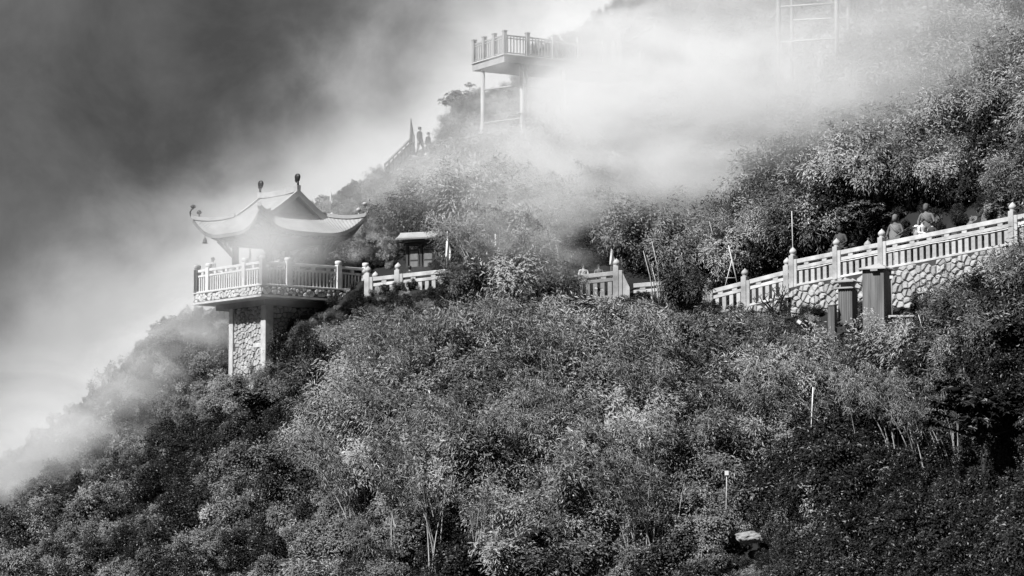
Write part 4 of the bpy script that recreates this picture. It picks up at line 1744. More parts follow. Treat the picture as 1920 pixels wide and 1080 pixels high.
def skin_mesh(name, joints, edges, subdiv=2):
    names = list(joints)
    me = bpy.data.meshes.new(name)
    me.from_pydata([joints[n][0] for n in names], [(names.index(a), names.index(b)) for a, b in edges], [])
    o = bpy.data.objects.new(name, me)
    col.objects.link(o)
    md = o.modifiers.new('skin', 'SKIN')
    md.use_smooth_shade = True
    for i, n in enumerate(names):
        sv = me.skin_vertices[0].data[i]
        rd = joints[n][1]
        sv.radius = rd if hasattr(rd, '__len__') else (rd, rd)
        sv.use_root = (n == names[0])
    sb = o.modifiers.new('sub', 'SUBSURF')
    sb.levels = subdiv
    dg = bpy.context.evaluated_depsgraph_get()
    dg.update()
    res = bpy.data.meshes.new_from_object(o.evaluated_get(dg))
    res.name = name
    bpy.data.objects.remove(o)
    return res


def human(arms='rail', legs='stand', hs=1.0):
    """joints of a 1.70 m figure facing -Y; returns joints, edges, hands"""
    J = {'pelvis': ((0, 0, .94), (.145, .11)), 'waist': ((0, 0, 1.1), (.13, .095)), 'chest': ((0, .0, 1.3), (.16, .105)), 'neckb': ((0, 0, 1.43), (.075, .065)),
         'neck': ((0, -.01, 1.49), .05), 'head': ((0, -.025, 1.575), (.078, .09)), 'crown': ((0, -.015, 1.655), (.07, .08))}
    E = [('pelvis', 'waist'), ('waist', 'chest'), ('chest', 'neckb'), ('neckb', 'neck'), ('neck', 'head'), ('head', 'crown')]
    hands = []
    for sd, s in (('l', -1), ('r', 1)):
        J['sh' + sd] = ((s * .175, 0, 1.39), .058)
        if arms == 'rail':
            el_, wr = (s * .24, -.06, 1.15), (s * .17, -.29, 1.12)
        elif arms == 'hold' or (arms == 'one' and s > 0):
            el_, wr = (s * .22, -.05, 1.14), (s * .07, -.27, 1.28)
        elif arms == 'lap':
            el_, wr = (s * .27, -.02, 1.15), (s * .20, -.27, 1.03)
        else:
            el_, wr = (s * .235, .02, 1.12), (s * .245, -.06, .88)
        J['el' + sd] = (el_, .042)
        J['wr' + sd] = (wr, .029)
        wv_ = (Vector(wr) - Vector(el_)).normalized()
        hd = Vector(wr) + wv_ * .07
        J['hd' + sd] = (tuple(hd), (.034, .022))
        hands.append((hd, wv_, s))
        E += [('chest', 'sh' + sd), ('sh' + sd, 'el' + sd), ('el' + sd, 'wr' + sd), ('wr' + sd, 'hd' + sd)]
        J['hp' + sd] = ((s * .09, 0, .88), .088)
        if legs == 'stand':
            J['kn' + sd] = ((s * .105, -.02, .5), .06)
            J['an' + sd] = ((s * .11, .02, .09), .04)
            J['to' + sd] = ((s * .12, -.13, .04), (.045, .035))
        elif legs == 'step':
            J['kn' + sd] = ((s * .10, -.18 if s > 0 else .04, .52 if s > 0 else .5), .06)
            J['an' + sd] = ((s * .11, -.12 if s > 0 else .2, .17 if s > 0 else .1), .04)
            J['to' + sd] = ((s * .12, -.26 if s > 0 else .08, .12 if s > 0 else .04), (.045, .035))
        else:                                     # cross-legged
            J['kn' + sd] = ((s * .36, -.22, .84), .085)
            J['an' + sd] = ((s * -.02, -.36 - .03 * s, .83), .055)
            J['to' + sd] = ((s * -.16, -.36 - .03 * s, .82), (.05, .04))
        E += [('pelvis', 'hp' + sd), ('hp' + sd, 'kn' + sd), ('kn' + sd, 'an' + sd), ('an' + sd, 'to' + sd)]
    return J, E, hands


def body_mesh(name, arms, legs):
    J, E, hands = human(arms, legs)
    me = skin_mesh(name, J, E)
    mb = MB()
    for hd, wv_, s in hands:                     # four unequal curled fingers and a thumb from the side of each palm
        sdv = wv_.cross(Vector((0, 0, 1)))
        sdv = sdv.normalized() if sdv.length > .1 else Vector((0, -1, 0))
        dn = Vector((0, 0, -1))
        for k, L in enumerate((.062, .072, .068, .052)):
            b0 = hd + sdv * ((k - 1.5) * .017) + wv_ * .01
            mb.tube([b0, b0 + wv_ * L * .6, b0 + wv_ * L * .9 + dn * L * .45], [.0095, .009, .007], 6)
        b0 = hd - sdv * (s * .03) - wv_ * .02
        mb.tube([b0, b0 - sdv * (s * .02) + wv_ * .03, b0 - sdv * (s * .018) + wv_ * .055 + dn * .01], [.011, .010, .008], 6)
    # face: nose, brows, ears
    mb.tube([(0, -.10, 1.60), (0, -.128, 1.568), (0, -.105, 1.560)], [.008, .014, .010], 6)
    for s in (-1, 1):
        mb.lathe([(.004, -.03), (.016, -.015), (.018, .01), (.006, .03)], 8, (s * .082, -.01, 1.585), 0.5, 1.0)
    mb.tube([(-.026, -.104, 1.533), (.026, -.104, 1.533)], [.006, .006], 5)
    bm = bmesh.new()
    bm.from_mesh(me)
    tmp = mb.mesh('tmp', True)
    bm.from_mesh(tmp)
    bm.to_mesh(me)
    bm.free()
    for p in me.polygons:
        p.use_smooth = True
    return me


def hair_mesh(long_=False):
    b = MB()
    prof = [(.088, -.03), (.096, .02), (.092, .06), (.07, .095), (.03, .112), (.005, .116)]
    b.lathe(prof, 14, (0, 0.004, 1.585), 0.93, 1.08)
    if long_:
        b.tube([(0, .05, 1.63), (0, .085, 1.52), (0, .10, 1.38)], [.07, .07, .05], 8)
    return b.mesh('hair', True)


HAIR = hair_mesh()
HAIRL = hair_mesh(True)


def cap_mesh():
    b = MB()
    b.lathe([(.094, .02), (.1, .04), (.092, .08), (.06, .11), (.005, .118)], 14, (0, 0, 1.59), 0.95, 1.08)
    b.lathe([(.085, .0), (.088, .012)], 14, (0, -.10, 1.61), 0.8, 0.9)
    return b.mesh('cap', True)


CAP = cap_mesh()
BODIES = {k: body_mesh('body_' + k, k, 'stand') for k in ('rail', 'hold', 'down', 'one')}
BODIES['step'] = body_mesh('body_step', 'down', 'step')


def person(label, loc, facing, pose='rail', top=None, legs=None, hair=None, scale=1.0, cap=False, bag=None):
    """facing: rotation about z, 0 = towards the camera"""
    t = thing('person', label, 'person', loc, facing)
    t.scale = (scale,) * 3
    me = BODIES[pose].copy()
    me.name = 'body'
    me.materials.clear()
    for m in (M['skin'], top or M['white_cloth'], legs or M['dark_cloth'], M['hair']):
        me.materials.append(m)
    J, E, hands = human({'step': 'down'}.get(pose, pose))
    for p in me.polygons:
        c = p.center
        k = 1
        if c.z > 1.455:
            k = 0
        elif c.z < 0.95:
            k = 2
        if c.z < 0.07 or (pose == 'step' and c.z < .16 and c.y < -.2):
            k = 3
        for hd, wv_, s in hands:
            if (c - hd).length < .11 and (c - (hd - wv_ * .1)).length < .16 and (c - hd).dot(wv_) > -.06:
                k = 0
        p.material_index = k
    b = link('body', me, None, t)
    if cap:
        part('cap', CAP, M['white_cloth'], t)
    part('hair', hair or HAIR, M['hair'], t) if not cap else None
    if bag is not None:
        link('shoulder_bag', bevelled(MB().box(.16, .34, -.05, .1, .85, 1.12).mesh('shoulder_bag'), .03), bag, t)
    return t


def deck_pt(x, y, z=0.06):
    return DC + ux * x + uy * y + Vector((0, 0, z))


# local deck position from a pixel column, given local y
def deck_px(px, ly):
    # solve px for local x
    lo, hi = -3.0, 3.0
    for _ in range(40):
        mid_ = (lo + hi) / 2
        p = deck_pt(mid_, ly)
        if 960 + p.x / p.y * FPX * (CP + SP * p.z / p.y) < px:
            lo = mid_
        else:
            hi = mid_
    return deck_pt((lo + hi) / 2, ly)


person('man in a dark jacket at the left end of the deck rail, against the sky', deck_px(394, 2.25), R(-50), 'rail', M['grey_cloth'], M['dark_cloth'])
person('person in a white shirt looking down at their hands, mid pavilion', deck_px(519, -1.9), R(30), 'hold', M['white_cloth'], M['dark_cloth'])
person('long-haired person in pale clothes bending beside the white-shirted one on the deck', deck_px(543, -2.0), R(-60), 'hold', M['white_cloth'], M['grey_cloth'], hair=HAIRL, scale=0.93)
person('bare-headed visitor inside the pavilion near the diagonal pale board', deck_px(562, -0.4), R(70), 'one', M['grey_cloth'], M['dark_cloth'], scale=0.97)
person('small child whose head just shows over the left deck rail', deck_px(451, 1.2), R(-60), 'down', M['grey_cloth'], M['dark_cloth'], scale=0.66)
pw_ = at(768, 505, 131.9)
person('person in a dark coat standing in front of the notice board', Vector((pw_.x, 132.2, aA.z + (bA.z - aA.z) * .35 - .06)), R(150), 'down', M['dark_cloth'], M['dark_cloth'])
for px, Yo, kw in ((1094, 126.7, dict(label='woman with long dark hair and a white top looking over the rail', pose='rail', top=M['white_cloth'], hair=HAIRL, scale=.95)),
                   (1123, 126.5, dict(label='second woman at the rail, nearer the onion-capped post, in a dark top', pose='rail', top=M['grey_cloth'], hair=HAIRL, scale=.9))):
    f = (px - 1030) / 128
    zb = aB.z + (bB.z - aB.z) * f - .06
    person(kw['label'], Vector(((px - 960) / FPX * Yo * 1.004, Yo, zb + .1)), R(10), kw['pose'], kw['top'], M['dark_cloth'], hair=kw['hair'], scale=kw['scale'])


def on_E(px, back):
    f = 0.0
    for _ in range(30):
        p = aE + dE * f
        e_ = 960 + (p.x) / p.y * FPX * (CP + SP * p.z / p.y)
        f += (px - e_) / 640.0
    p = aE + dE * f
    y2 = p.y + back
    return Vector((p.x * y2 / p.y, y2, p.z - .06))


person('person in a dazzling white shirt at the rail below the stone monk', on_E(1738, 0.55), R(35), 'rail', M['white_cloth'], M['dark_cloth'], hair=HAIRL, scale=1.1)
person('person in a pale cap just left of the white shirt', on_E(1727, 1.0), R(-70), 'down', M['grey_cloth'], M['dark_cloth'], cap=True, scale=1.0)
person('person in black on the right of the white shirt, shoulder turned away', on_E(1757, 0.75), R(130), 'down', M['dark_cloth'], M['dark_cloth'])
person('child in a pale shirt behind the second post of the long balustrade', on_E(1586, 0.5), R(40), 'rail', M['white_cloth'], M['dark_cloth'], scale=.78)
person('stooping person with a pale face behind the rail, under the dark monk', on_E(1566, 0.6), R(-40), 'hold', M['dark_cloth'], M['dark_cloth'], hair=HAIR, scale=.80)
person('child in white only partly showing behind the balusters near the stooping person', on_E(1556, 0.5), R(0), 'down', M['white_cloth'], M['grey_cloth'], scale=.66)
# silhouettes at the top of the stair
person('walker at the head of the mountain stair, just right of the dark pennant', at(787, 296, 160), R(60), 'step', M['flag_dark'], M['dark_cloth'], scale=1.05)
person('rearmost walker on the mountain stair, beside the hillside', at(803, 303, 160.5), R(60), 'step', M['flag_dark'], M['dark_cloth'], scale=1.0, bag=M['dark_cloth'])

# statues
SB = body_mesh('figure', 'lap', 'sit')


def statue(label, loc, facing, m, s=1.5, ped=1.0, base_r=.62):
    t = thing('monk_statue', label, 'statue', loc, facing)
    b = link('figure', SB.copy(), m, t, loc=(0, 0, ped - .74 * s))
    b.scale = (s, s, s)
    rb2 = MB()
    rb2.lathe([(.30, .0), (.33, .10), (.25, .2), (.19, .38), (.20, .5), (.12, .56)], 18, (0, 0.02, 0.84), 1.0, 0.72)
    rb2.tube([(-.13, -.10, 1.40), (.02, -.14, 1.22), (.17, -.08, 1.05)], [.035, .045, .05], 7)
    rb2.lathe([(.02, -.11), (.075, -.09), (.1, -.03), (.108, .04), (.09, .1), (.05, .135), (.01, .145)], 14, (0, -.02, 1.60), .92, 1.05)
    for s2 in (-1, 1):
        rb2.lathe([(.01, -.05), (.022, -.03), (.022, .02), (.01, .04)], 6, (s2 * .1, 0, 1.58), .6, 1)
    rb2.lathe([(.44, 0), (.46, .05), (.38, .12), (.2, .16)], 18, (0, -.12, .74), 1.0, .75)
    r_ = rb2.build('robe', m, t, True, loc=(0, 0, ped - .74 * s))
    r_.scale = (s, s, s)
    bm = bmesh.new()
    bmesh.ops.create_icosphere(bm, subdivisions=3, radius=1)
    for v in bm.verts:
        n_ = mnoise.noise(v.co * 1.6 + Vector(loc)) * .35
        v.co *= 1 + n_
        v.co.x *= base_r
        v.co.y *= base_r * .8
        v.co.z = v.co.z * ped * .62
    me = bpy.data.meshes.new('rock_seat')
    bm.to_mesh(me)
    bm.free()
    o = link('rock_seat', me, M['rock'] if m is M['statue'] else M['statue_dark'], t, loc=(0, 0, ped * .42))
    return t


statue('bald stone monk seated on a rock, head lit, above the white-shirted person', on_E(1746, 2.0), R(-25), M['statue'], 1.28, 1.35, .55)
statue('second stone monk seated in shade, left of the lit one', on_E(1687, 2.3), R(-30), M['statue'], 1.28, 1.2, .55)
statue('dark stone monk half hidden by leaves above the second post of the long balustrade', on_E(1582, 2.4), R(-35), M['statue_dark'], 1.2, 1.3, .55)
sb_ = thing('stone_bench', 'long stone slab bench behind the balustrade near the branchy tree', 'bench', on_E(1826, 1.7))
link('slab', bevelled(MB().box(-.62, .62, -.22, .22, .86, .97).mesh('slab'), .02), M['statue'], sb_)
link('leg', bevelled(MB().box(-.42, -.22, -.16, .16, 0, .858).mesh('leg'), .02), M['statue_dark'], sb_)
link('leg', bevelled(MB().box(.22, .42, -.16, .16, 0, .858).mesh('leg'), .02), M['statue_dark'], sb_)


def rock(label, loc, sx_, sy_, sz_, seed, m=None, name='boulder'):
    bm = bmesh.new()
    bmesh.ops.create_icosphere(bm, subdivisions=4, radius=1)
    for v in bm.verts:
        p = v.co.copy()
        v.co *= 1 + .30 * mnoise.noise(p * 1.3 + Vector((seed, 0, 0))) + .13 * mnoise.noise(p * 3.5 + Vector((0, seed, 0))) + .05 * mnoise.noise(p * 9)
        v.co = Vector((v.co.x * sx_, v.co.y * sy_, v.co.z * sz_))
    me = bpy.data.meshes.new(name)
    bm.to_mesh(me)
    bm.free()
    return tag(link(name, me, m or M['rock'], loc=loc), label, 'rock')


rock('flat pale boulder lying in the scrub near the pole with the white cap', surf(1404, 1008, -1.5), .5, .4, .24, 3, M['rock'])
rock('rough dark boulder behind the long balustrade, right of the lit monk', on_E(1785, 3.2) + Vector((0, 0, .9)), .8, .6, .5, 5, M['statue'])
rock('pale jagged rock on the bank above the stone bench', on_E(1845, 4.2) + Vector((0, 0, 1.5)), .6, .5, .4, 8, M['statue'])
rock('pointed standing rock behind the branchy tree', on_E(1868, 3.6) + Vector((0, 0, 1.3)), .4, .3, 1.0, 12, M['statue'])

# ------------------------------------------------------------------ tin sheds
sh = thing('tin_shed', 'tall narrow tin shed with a small peaked roof against the rubble wall', 'shed', at(1645, 584, 113.6), R(62))
w_ = .45
HS = 1.72
cor = MB()


def corrugated(x0, y0, x1, y1, z0, z1, n, amp=0.012):
    b = MB()
    L = math.hypot(x1 - x0, y1 - y0)
    nx, ny = (y1 - y0) / L, -(x1 - x0) / L
    for i in range(n * 4 + 1):
        t = i / (n * 4)
        a = amp * math.sin(i * PI / 2)
        b.v += [(x0 + (x1 - x0) * t + nx * a, y0 + (y1 - y0) * t + ny * a, z0), (x0 + (x1 - x0) * t + nx * a, y0 + (y1 - y0) * t + ny * a, z1)]
    for i in range(n * 4):
        b.f.append((2 * i, 2 * i + 2, 2 * i + 3, 2 * i + 1))
    return b


for x0, y0, x1, y1, n in ((-w_, -w_, w_, -w_, 12), (w_, -w_, w_, w_, 12), (w_, w_, -w_, w_, 12), (-w_, w_, -w_, -w_, 12)):
    corrugated(x0, y0, x1, y1, -1.1, HS, n, .006).build('wall_sheet', M['tin'], sh)
rf = MB()
o_ = w_ + .14
rf.v = [(-o_, -o_, HS - .02), (o_, -o_, HS - .02), (o_, o_, HS - .02), (-o_, o_, HS - .02), (-.05, -.12, HS + .22), (-o_, -o_, HS - .06), (o_, -o_, HS - .06), (o_, o_, HS - .06), (-o_, o_, HS - .06)]
rf.f = [(0, 1, 4), (1, 2, 4), (2, 3, 4), (3, 0, 4), (0, 5, 6, 1), (1, 6, 7, 2), (2, 7, 8, 3), (3, 8, 5, 0), (5, 8, 7, 6)]
rf.build('roof', M['tin_roof'], sh)
MB().box(-w_ - .16, -w_ - .02, -.25, .05, HS - .14, HS - .07).build('bracket', M['tin_roof'], sh)
sh2 = thing('small_shed', 'small two-roofed tin kiosk in the shadow left of the tall shed', 'shed', at(1590, 572, 114.6), R(60))
for x0, y0, x1, y1 in ((-.3, -.3, .3, -.3), (.3, -.3, .3, .3), (.3, .3, -.3, .3), (-.3, .3, -.3, -.3)):
    corrugated(x0, y0, x1, y1, -.8, .62, 6, .014).build('wall_sheet', M['tin'], sh2)


def little_roof(parent, half, z, rise):
    b = MB()
    b.v = [(-half, -half, z), (half, -half, z), (half, half, z), (-half, half, z), (0, 0, z + rise), (-half, -half, z - .035), (half, -half, z - .035), (half, half, z - .035), (-half, half, z - .035)]
    b.f = [(0, 1, 4), (1, 2, 4), (2, 3, 4), (3, 0, 4), (0, 5, 6, 1), (1, 6, 7, 2), (2, 7, 8, 3), (3, 8, 5, 0), (5, 8, 7, 6)]
    b.build('roof', M['tin_roof'], parent)


little_roof(sh2, .4, .68, .12)
MB().box(-.22, .22, -.22, .22, .72, .90).build('upper_box', M['tin'], sh2)
little_roof(sh2, .42, .94, .14)
sh3 = thing('metal_cabinet', 'narrow ribbed metal cabinet standing below the two-roofed kiosk', 'cabinet', at(1561, 612, 114.4), R(60))
for x0, y0, x1, y1 in ((-.14, -.14, .14, -.14), (.14, -.14, .14, .14), (.14, .14, -.14, .14), (-.14, .14, -.14, -.14)):
    corrugated(x0, y0, x1, y1, -.8, .84, 3, .012).build('wall_sheet', M['tin'], sh3)
MB().box(-.17, .17, -.17, .17, .843, .87).build('lid', M['tin_roof'], sh3)
cl_ = thing('concrete_ledge', 'thin concrete ledge over a dark hollow right of the tall tin shed', 'ledge', at(1685, 592, 112.4), R(-8))
link('slab', bevelled(MB().box(-.4, .6, -.3, .5, -.07, 0).mesh('slab'), .01), M['pale_concrete'], cl_)
link('void_block', bevelled(MB().box(-.35, .5, -.1, .45, -1.3, -.072).mesh('void_block'), .01), M['mortar'], cl_)  # dark block under the slab stands in for the shaded void


def pole(name, label, cat, base, topp, rd, m, extra=None, group=None):
    t = thing(name, label, cat, base, 0, group)
    d = topp - base
    MB().tube([-d.normalized() * 1.6, d * .5, d], [rd, rd, rd * .9], 7).build('shaft', m, t, True)
    if extra:
        extra(t, d)
    return t


def plate(w_, h_, m, tilt=0.0, name='plate'):
    def f(t, d):
        o = link(name, bevelled(MB().box(-w_ / 2, w_ / 2, -.05, -.03, -h_ / 2, h_ / 2).mesh(name), .005), m, t, loc=d, rot=(0, tilt, 0))
    return f


yb = Dz(1521, 800) - 3.0
pole('white_pole', 'bare white pole standing alone in the scrub below the sheds', 'pole', at(1521, 803, yb), at(1524.5, 726, yb), .022, M['white'])
yb = Dz(1361, 995) - 1.2
pole('capped_pole', 'thin pole with a small white box on top, left of the pale boulder', 'pole', at(1361, 996, yb), at(1362.5, 887, yb), .018, M['pale_concrete'], plate(.15, .17, M['white'], 0, 'box_head'))
yb = Dz(1515, 628) - 1.2
pole('tilted_sign', 'small white sign on a leaning stick below the gnarled shrub', 'sign', at(1516, 628, yb), at(1498, 604, yb), .014, M['pale_concrete'], plate(.17, .15, M['white'], R(35), 'sign_plate'))
pole('shed_sign', 'small white sign on a short post against the right side of the tall shed', 'sign', at(1672, 556, 113.0), at(1671, 520, 113.0), .016, M['pale_concrete'], plate(.13, .12, M['white'], 0, 'sign_plate'))
pole('thin_pole', 'thin pale pole behind the stepped corner of the balustrade', 'pole', at(1487, 480, 121.2), at(1484.5, 396, 121.2), .022, M['pale_concrete'])
fr = thing('pole_frame', 'wooden A-shaped pole frame behind the lower flight of balustrade', 'frame', at(1372, 545, 125.5))
b0 = fr.location.copy()
for p0, p1, rd, nm in (((1357, 548), (1372, 488), .025, 'pole'), ((1386, 546), (1366, 460), .028, 'pole'), ((1360, 521), (1381, 521), .016, 'crossbar')):
    a = at(p0[0], p0[1], 125.5) - b0
    b = at(p1[0], p1[1], 125.5) - b0
    MB().tube([a, b], rd, 6).build(nm, M['cane'], fr, True)

# cable tied along the long balustrade
cbp = []
for f in np.linspace(0.0, 0.97, 60):
    p = aE + dE * f
    cbp.append(p + Vector((0, -.12, .64 + .008 * math.sin(f * 60) - .02 * abs(math.sin(f * 22)))) - aE)
cbt = thing('cable', 'thin pale cable strung along the mid rail of the long balustrade', 'cable', aE)
MB().tube(cbp, .018, 5).build('wire', M['white'], cbt, True)

# ------------------------------------------------------------------ flags


def pennant(label, px, ytop, ybot, Y, wpx, m, group=None, lean=0.0, dark_pole=False):
    ex = Y / FPX
    base_ = at(px, ybot + 26, Y)
    H = (ybot + 26 - ytop) * ex
    hc = (ybot - ytop) * ex
    t = thing('pennant', label, 'flag', base_, R(15), group)
    MB().tube([(0, 0, -.5), (0, 0, H * .5), (lean, 0, H)], [.02, .018, .012], 6).build('pole', M['ornament'] if dark_pole else M['pale_concrete'], t, True)
    b = MB()
    n, mm = 14, 7
    for i in range(n + 1):
        q = i / n
        for j in range(mm + 1):
            u = j / mm
            wd = wpx * ex * (q ** 0.8) * (1 - .35 * max(0, q - .8) / .2 * (u))
            x = -wd * 0.35 + u * wd
            y = .035 * math.sin(u * 7 + q * 4)
            z = H - hc * q - .12 * hc * u * (q > .85)
            b.v.append((x + .02 + lean * (1 - q), y, z))
    for i in range(n):
        for j in range(mm):
            a = i * (mm + 1) + j
            b.f.append((a, a + mm + 1, a + mm + 2, a + 1))
    o = b.build('cloth', m, t, True)
    so = o.modifiers.new('thick', 'SOLIDIFY')
    so.thickness = .008
    return t


pennant('dark pennant on a pole at the head of the mountain stair, against the sky', 770, 221, 264, 159.5, 11, M['flag_dark'], dark_pole=True)
pennant('tall pale pennant against the right end of the shelter roof', 838, 433, 482, 130.2, 11, M['white_cloth'])
pennant('pale pennant in front of the dark trees, second from the shelter', 928, 438, 490, 127.6, 10, M['white_cloth'])
pennant('pennant almost lost in the vapour left of the two people', 1041, 458, 486, 128.6, 7, M['white_cloth'])
pennant('pale pennant on a thin pole just left of the onion-capped post', 1146, 466, 496, 125.9, 13, M['white_cloth'])
pennant('furled pennant seen inside the pavilion against the bright sky', 467, 456, 484, 139.5, 6, M['grey_cloth'])
pennant('small pale pennant on the slope just right of the pavilion ridge', 619, 352, 378, 146.0, 5, M['white_cloth'])
pennant('pale pennant drooping at the far end of the mountain stair parapet', 660 + 78, 302, 318, 161.5, 4, M['white_cloth'])

for k, (px, py, lab) in enumerate(((622, 398, 'left one of two onion-capped posts showing behind the pavilion roof'), (632, 401, 'right one of two onion-capped posts showing behind the pavilion roof'),
                                   (685, 502, 'onion-capped post where the path meets the right corner of the deck'), (704, 509, 'small onion-capped post just beyond the right corner of the deck'),
                                   (1627, 450, 'low onion-capped stone post behind the long balustrade, left of the shaded monk'))):
    Yk = (146, 146, 134.2, 133.6, 117.5)[k]
    t = thing('stone_post', lab, 'post', at(px, py, Yk) - Vector((0, 0, 1.66)), R(30))
    part('shaft', POST_W, M['marble_old'], t)
    part('finial', FIN_W, M['marble_old'], t)

# ------------------------------------------------------------------ notice-board shelter
nb = thing('notice_shelter', 'small roofed notice-board shelter with pale panels beside the path', 'shelter', at(792, 512, 133.4), R(-24))
for x in (-.78, -.05, .72):
    link('post', bevelled(MB().box(x - .06, x + .06, -.06, .06, -.4, 1.42).mesh('post'), .01), M['dark_wood'], nb)
for x0, x1 in ((-.66, -.15), (.07, .60)):
    f_ = MB()
    f_.box(x0, x1, -.05, -.02, .10, 1.14)
    fr_ = f_.build('frame', M['dark_wood'], nb)
    for z0, z1 in ((.16, .56), (.64, 1.06)):
        pn = MB().box(x0 + .06, x1 - .06, -.075, -.052, z0, z1).build('panel', M['board'], fr_)
link('beam', bevelled(MB().box(-.95, .9, -.08, .08, 1.30, 1.42).mesh('beam'), .01), M['dark_wood'], nb, loc=(0, .003, .003))
for sd in (-1, 1):
    b = MB()
    nr_ = 24
    for i in range(nr_ * 3 + 1):
        x = -1.12 + 2.24 * i / (nr_ * 3)
        z = .018 * abs(math.sin(PI * i / 3))
        for y_, zz in ((0, 1.86), (sd * .32, 1.66), (sd * .62, 1.55)):
            b.v.append((x, y_, zz + z))
    for i in range(nr_ * 3):
        for j in range(2):
            a = i * 3 + j
            b.f.append((a, a + 3, a + 4, a + 1) if sd < 0 else (a, a + 1, a + 4, a + 3))
    o = b.build('roof_slope', M['roof_trim'], nb)
    so = o.modifiers.new('thick', 'SOLIDIFY')
    so.thickness = .07
    so.offset = -1
MB().bar((-1.16, 0, 1.90), (1.16, 0, 1.90), .1, .1).build('ridge', M['roof_trim'], nb)
MB().box(-1.0, 1.0, -.45, .45, 1.423, 1.50).build('soffit', M['dark_wood'], nb)

# ------------------------------------------------------------------ cantilevered lookout platform in the cloud
PY_ = 149.0
PF = at(946, 103, PY_)
pl = thing('lookout_platform', 'steel-legged lookout platform with a barred railing, half lost in cloud', 'platform', PF, R(30))
LX, LY = 8.8, 3.4
MB().box(-.05, LX, -.05, LY, -.38, 0).build('slab', M['concrete'], pl)
MB().box(-.12, LX, -.12, LY + .07, -.02 + .022, .05).build('kerb', M['pale_concrete'], pl)
PP = box_mesh('post', .2, .2, 1.2)
PB = MB().box(-.02, .02, -.02, .02, .10, 1.0).mesh('bar')
px_posts = [(0, 0), (0, 1.1), (0, 2.2), (0, 3.3), (1.4, 0), (3.0, 0), (4.6, 0), (6.2, 0), (7.2, 0), (8.6, 0)]
for x, y in px_posts:
    p = part('post', PP, M['steel'], pl, (x, y, .05))
    link('cap', bevelled(MB().box(-.12, .12, -.12, .12, 1.203, 1.28).mesh('cap'), .01), M['steel'], p)
for (a, b) in (((0, 0), (0, 3.3)), ((0, 0), (8.6, 0))):
    for z, h in ((1.06, .07), (.92, .05), (.14, .05)):
        MB().bar((a[0], a[1], z), (b[0], b[1], z), .06, h).build('rail', M['steel'], pl)
    L = math.hypot(b[0] - a[0], b[1] - a[1])
    n = int(L / .19)
    for k in range(1, n):
        t = k / n
        x, y = a[0] + (b[0] - a[0]) * t, a[1] + (b[1] - a[1]) * t
        if any(abs(x - q[0]) < .13 and abs(y - q[1]) < .13 for q in px_posts):
            continue
        part('bar', PB, M['steel'], pl, (x, y, .05))
cols_ = [(0.2, 2.7), (1.25, .3), (3.95, .5), (1.6, .4)]
for k, (x, y) in enumerate(cols_):
    rd = .12 if k < 3 else .045
    MB().tube([(x, y, -.40), (x, y, -7.5)], rd, 12).build('leg', M['steel'], pl, True)
for z0 in (-1.5, -3.3, -4.4):
    MB().tube([(.2, 2.7, z0), (1.25, .3, z0 + .05)], .05, 6).build('brace', M['steel'], pl, True)
    if z0 > -4:
        MB().tube([(1.25, .3, z0), (3.95, .5, z0 - .05)], .05, 6).build('brace', M['steel'], pl, True)
MB().lathe([(.2, 0), (.2, .06)], 12, (.2, 2.7, -3.9)).build('flange', M['steel'], pl)
MB().lathe([(.26, 0), (.26, .06)], 12, (1.25, .3, -3.0)).build('flange', M['steel'], pl)
# stair rail climbing from the platform's right end
sr = thing('stair_rail', 'barred handrail climbing up right from the end of the lookout platform', 'railing', at(1162, 120, 152))
e1 = at(1226, 84, 153.5) - sr.location
for z, h in ((1.0, .08), (.12, .05)):
    MB().bar((0, 0, z), tuple(e1 + Vector((0, 0, z))), .07, h).build('rail', M['steel'], sr)
for k in range(15):
    p = e1 * (k / 14)
    part('bar', PB, M['steel'], sr, tuple(p))
part('post', PP, M['steel'], sr, (0, 0, 0))
part('post', PP, M['steel'], sr, tuple(e1))
part('post', PP, M['steel'], sr, (-.35, 0, 0))

# ------------------------------------------------------------------ steel tower legs, top right in the cloud
TW = thing('steel_tower', 'tall braced steel legs rising out of the top of the frame in the cloud', 'tower', at(1515, 130, 143.0))
t0 = TW.location.copy()


def tpt(px, py, Y):
    return at(px, py, Y) - t0


for px, Y, rd, yb in ((1460, 142, .12, 135), (1485, 146, .09, 135), (1569, 141, .12, 128), (1591, 144, .1, 118), (1606, 146, .05, 100)):
    MB().tube([tpt(px, yb + 25, Y), tpt(px, -190, Y)], rd, 10).build('leg', M['steel'], TW, True)
for a, b, ya, yb_ in ((1460, 1569, 13, 6), (1460, 1569, 79, 72), (1485, 1591, 38, 33), (1460, 1569, -60, -66), (1485, 1591, -30, -34)):
    MB().tube([tpt(a, ya, 142 if a == 1460 else 146), tpt(b, yb_, 141 if b == 1569 else 144)], .055, 6).build('crossbar', M['steel'], TW, True)
b = MB()
tt_ = tpt(1530, -190, 143.5)
b.box(tt_.x - 2.6, tt_.x + 2.6, tt_.y - 3, tt_.y + 3.6, tt_.z, tt_.z + .35)
b.build('platform_slab', M['concrete'], TW)

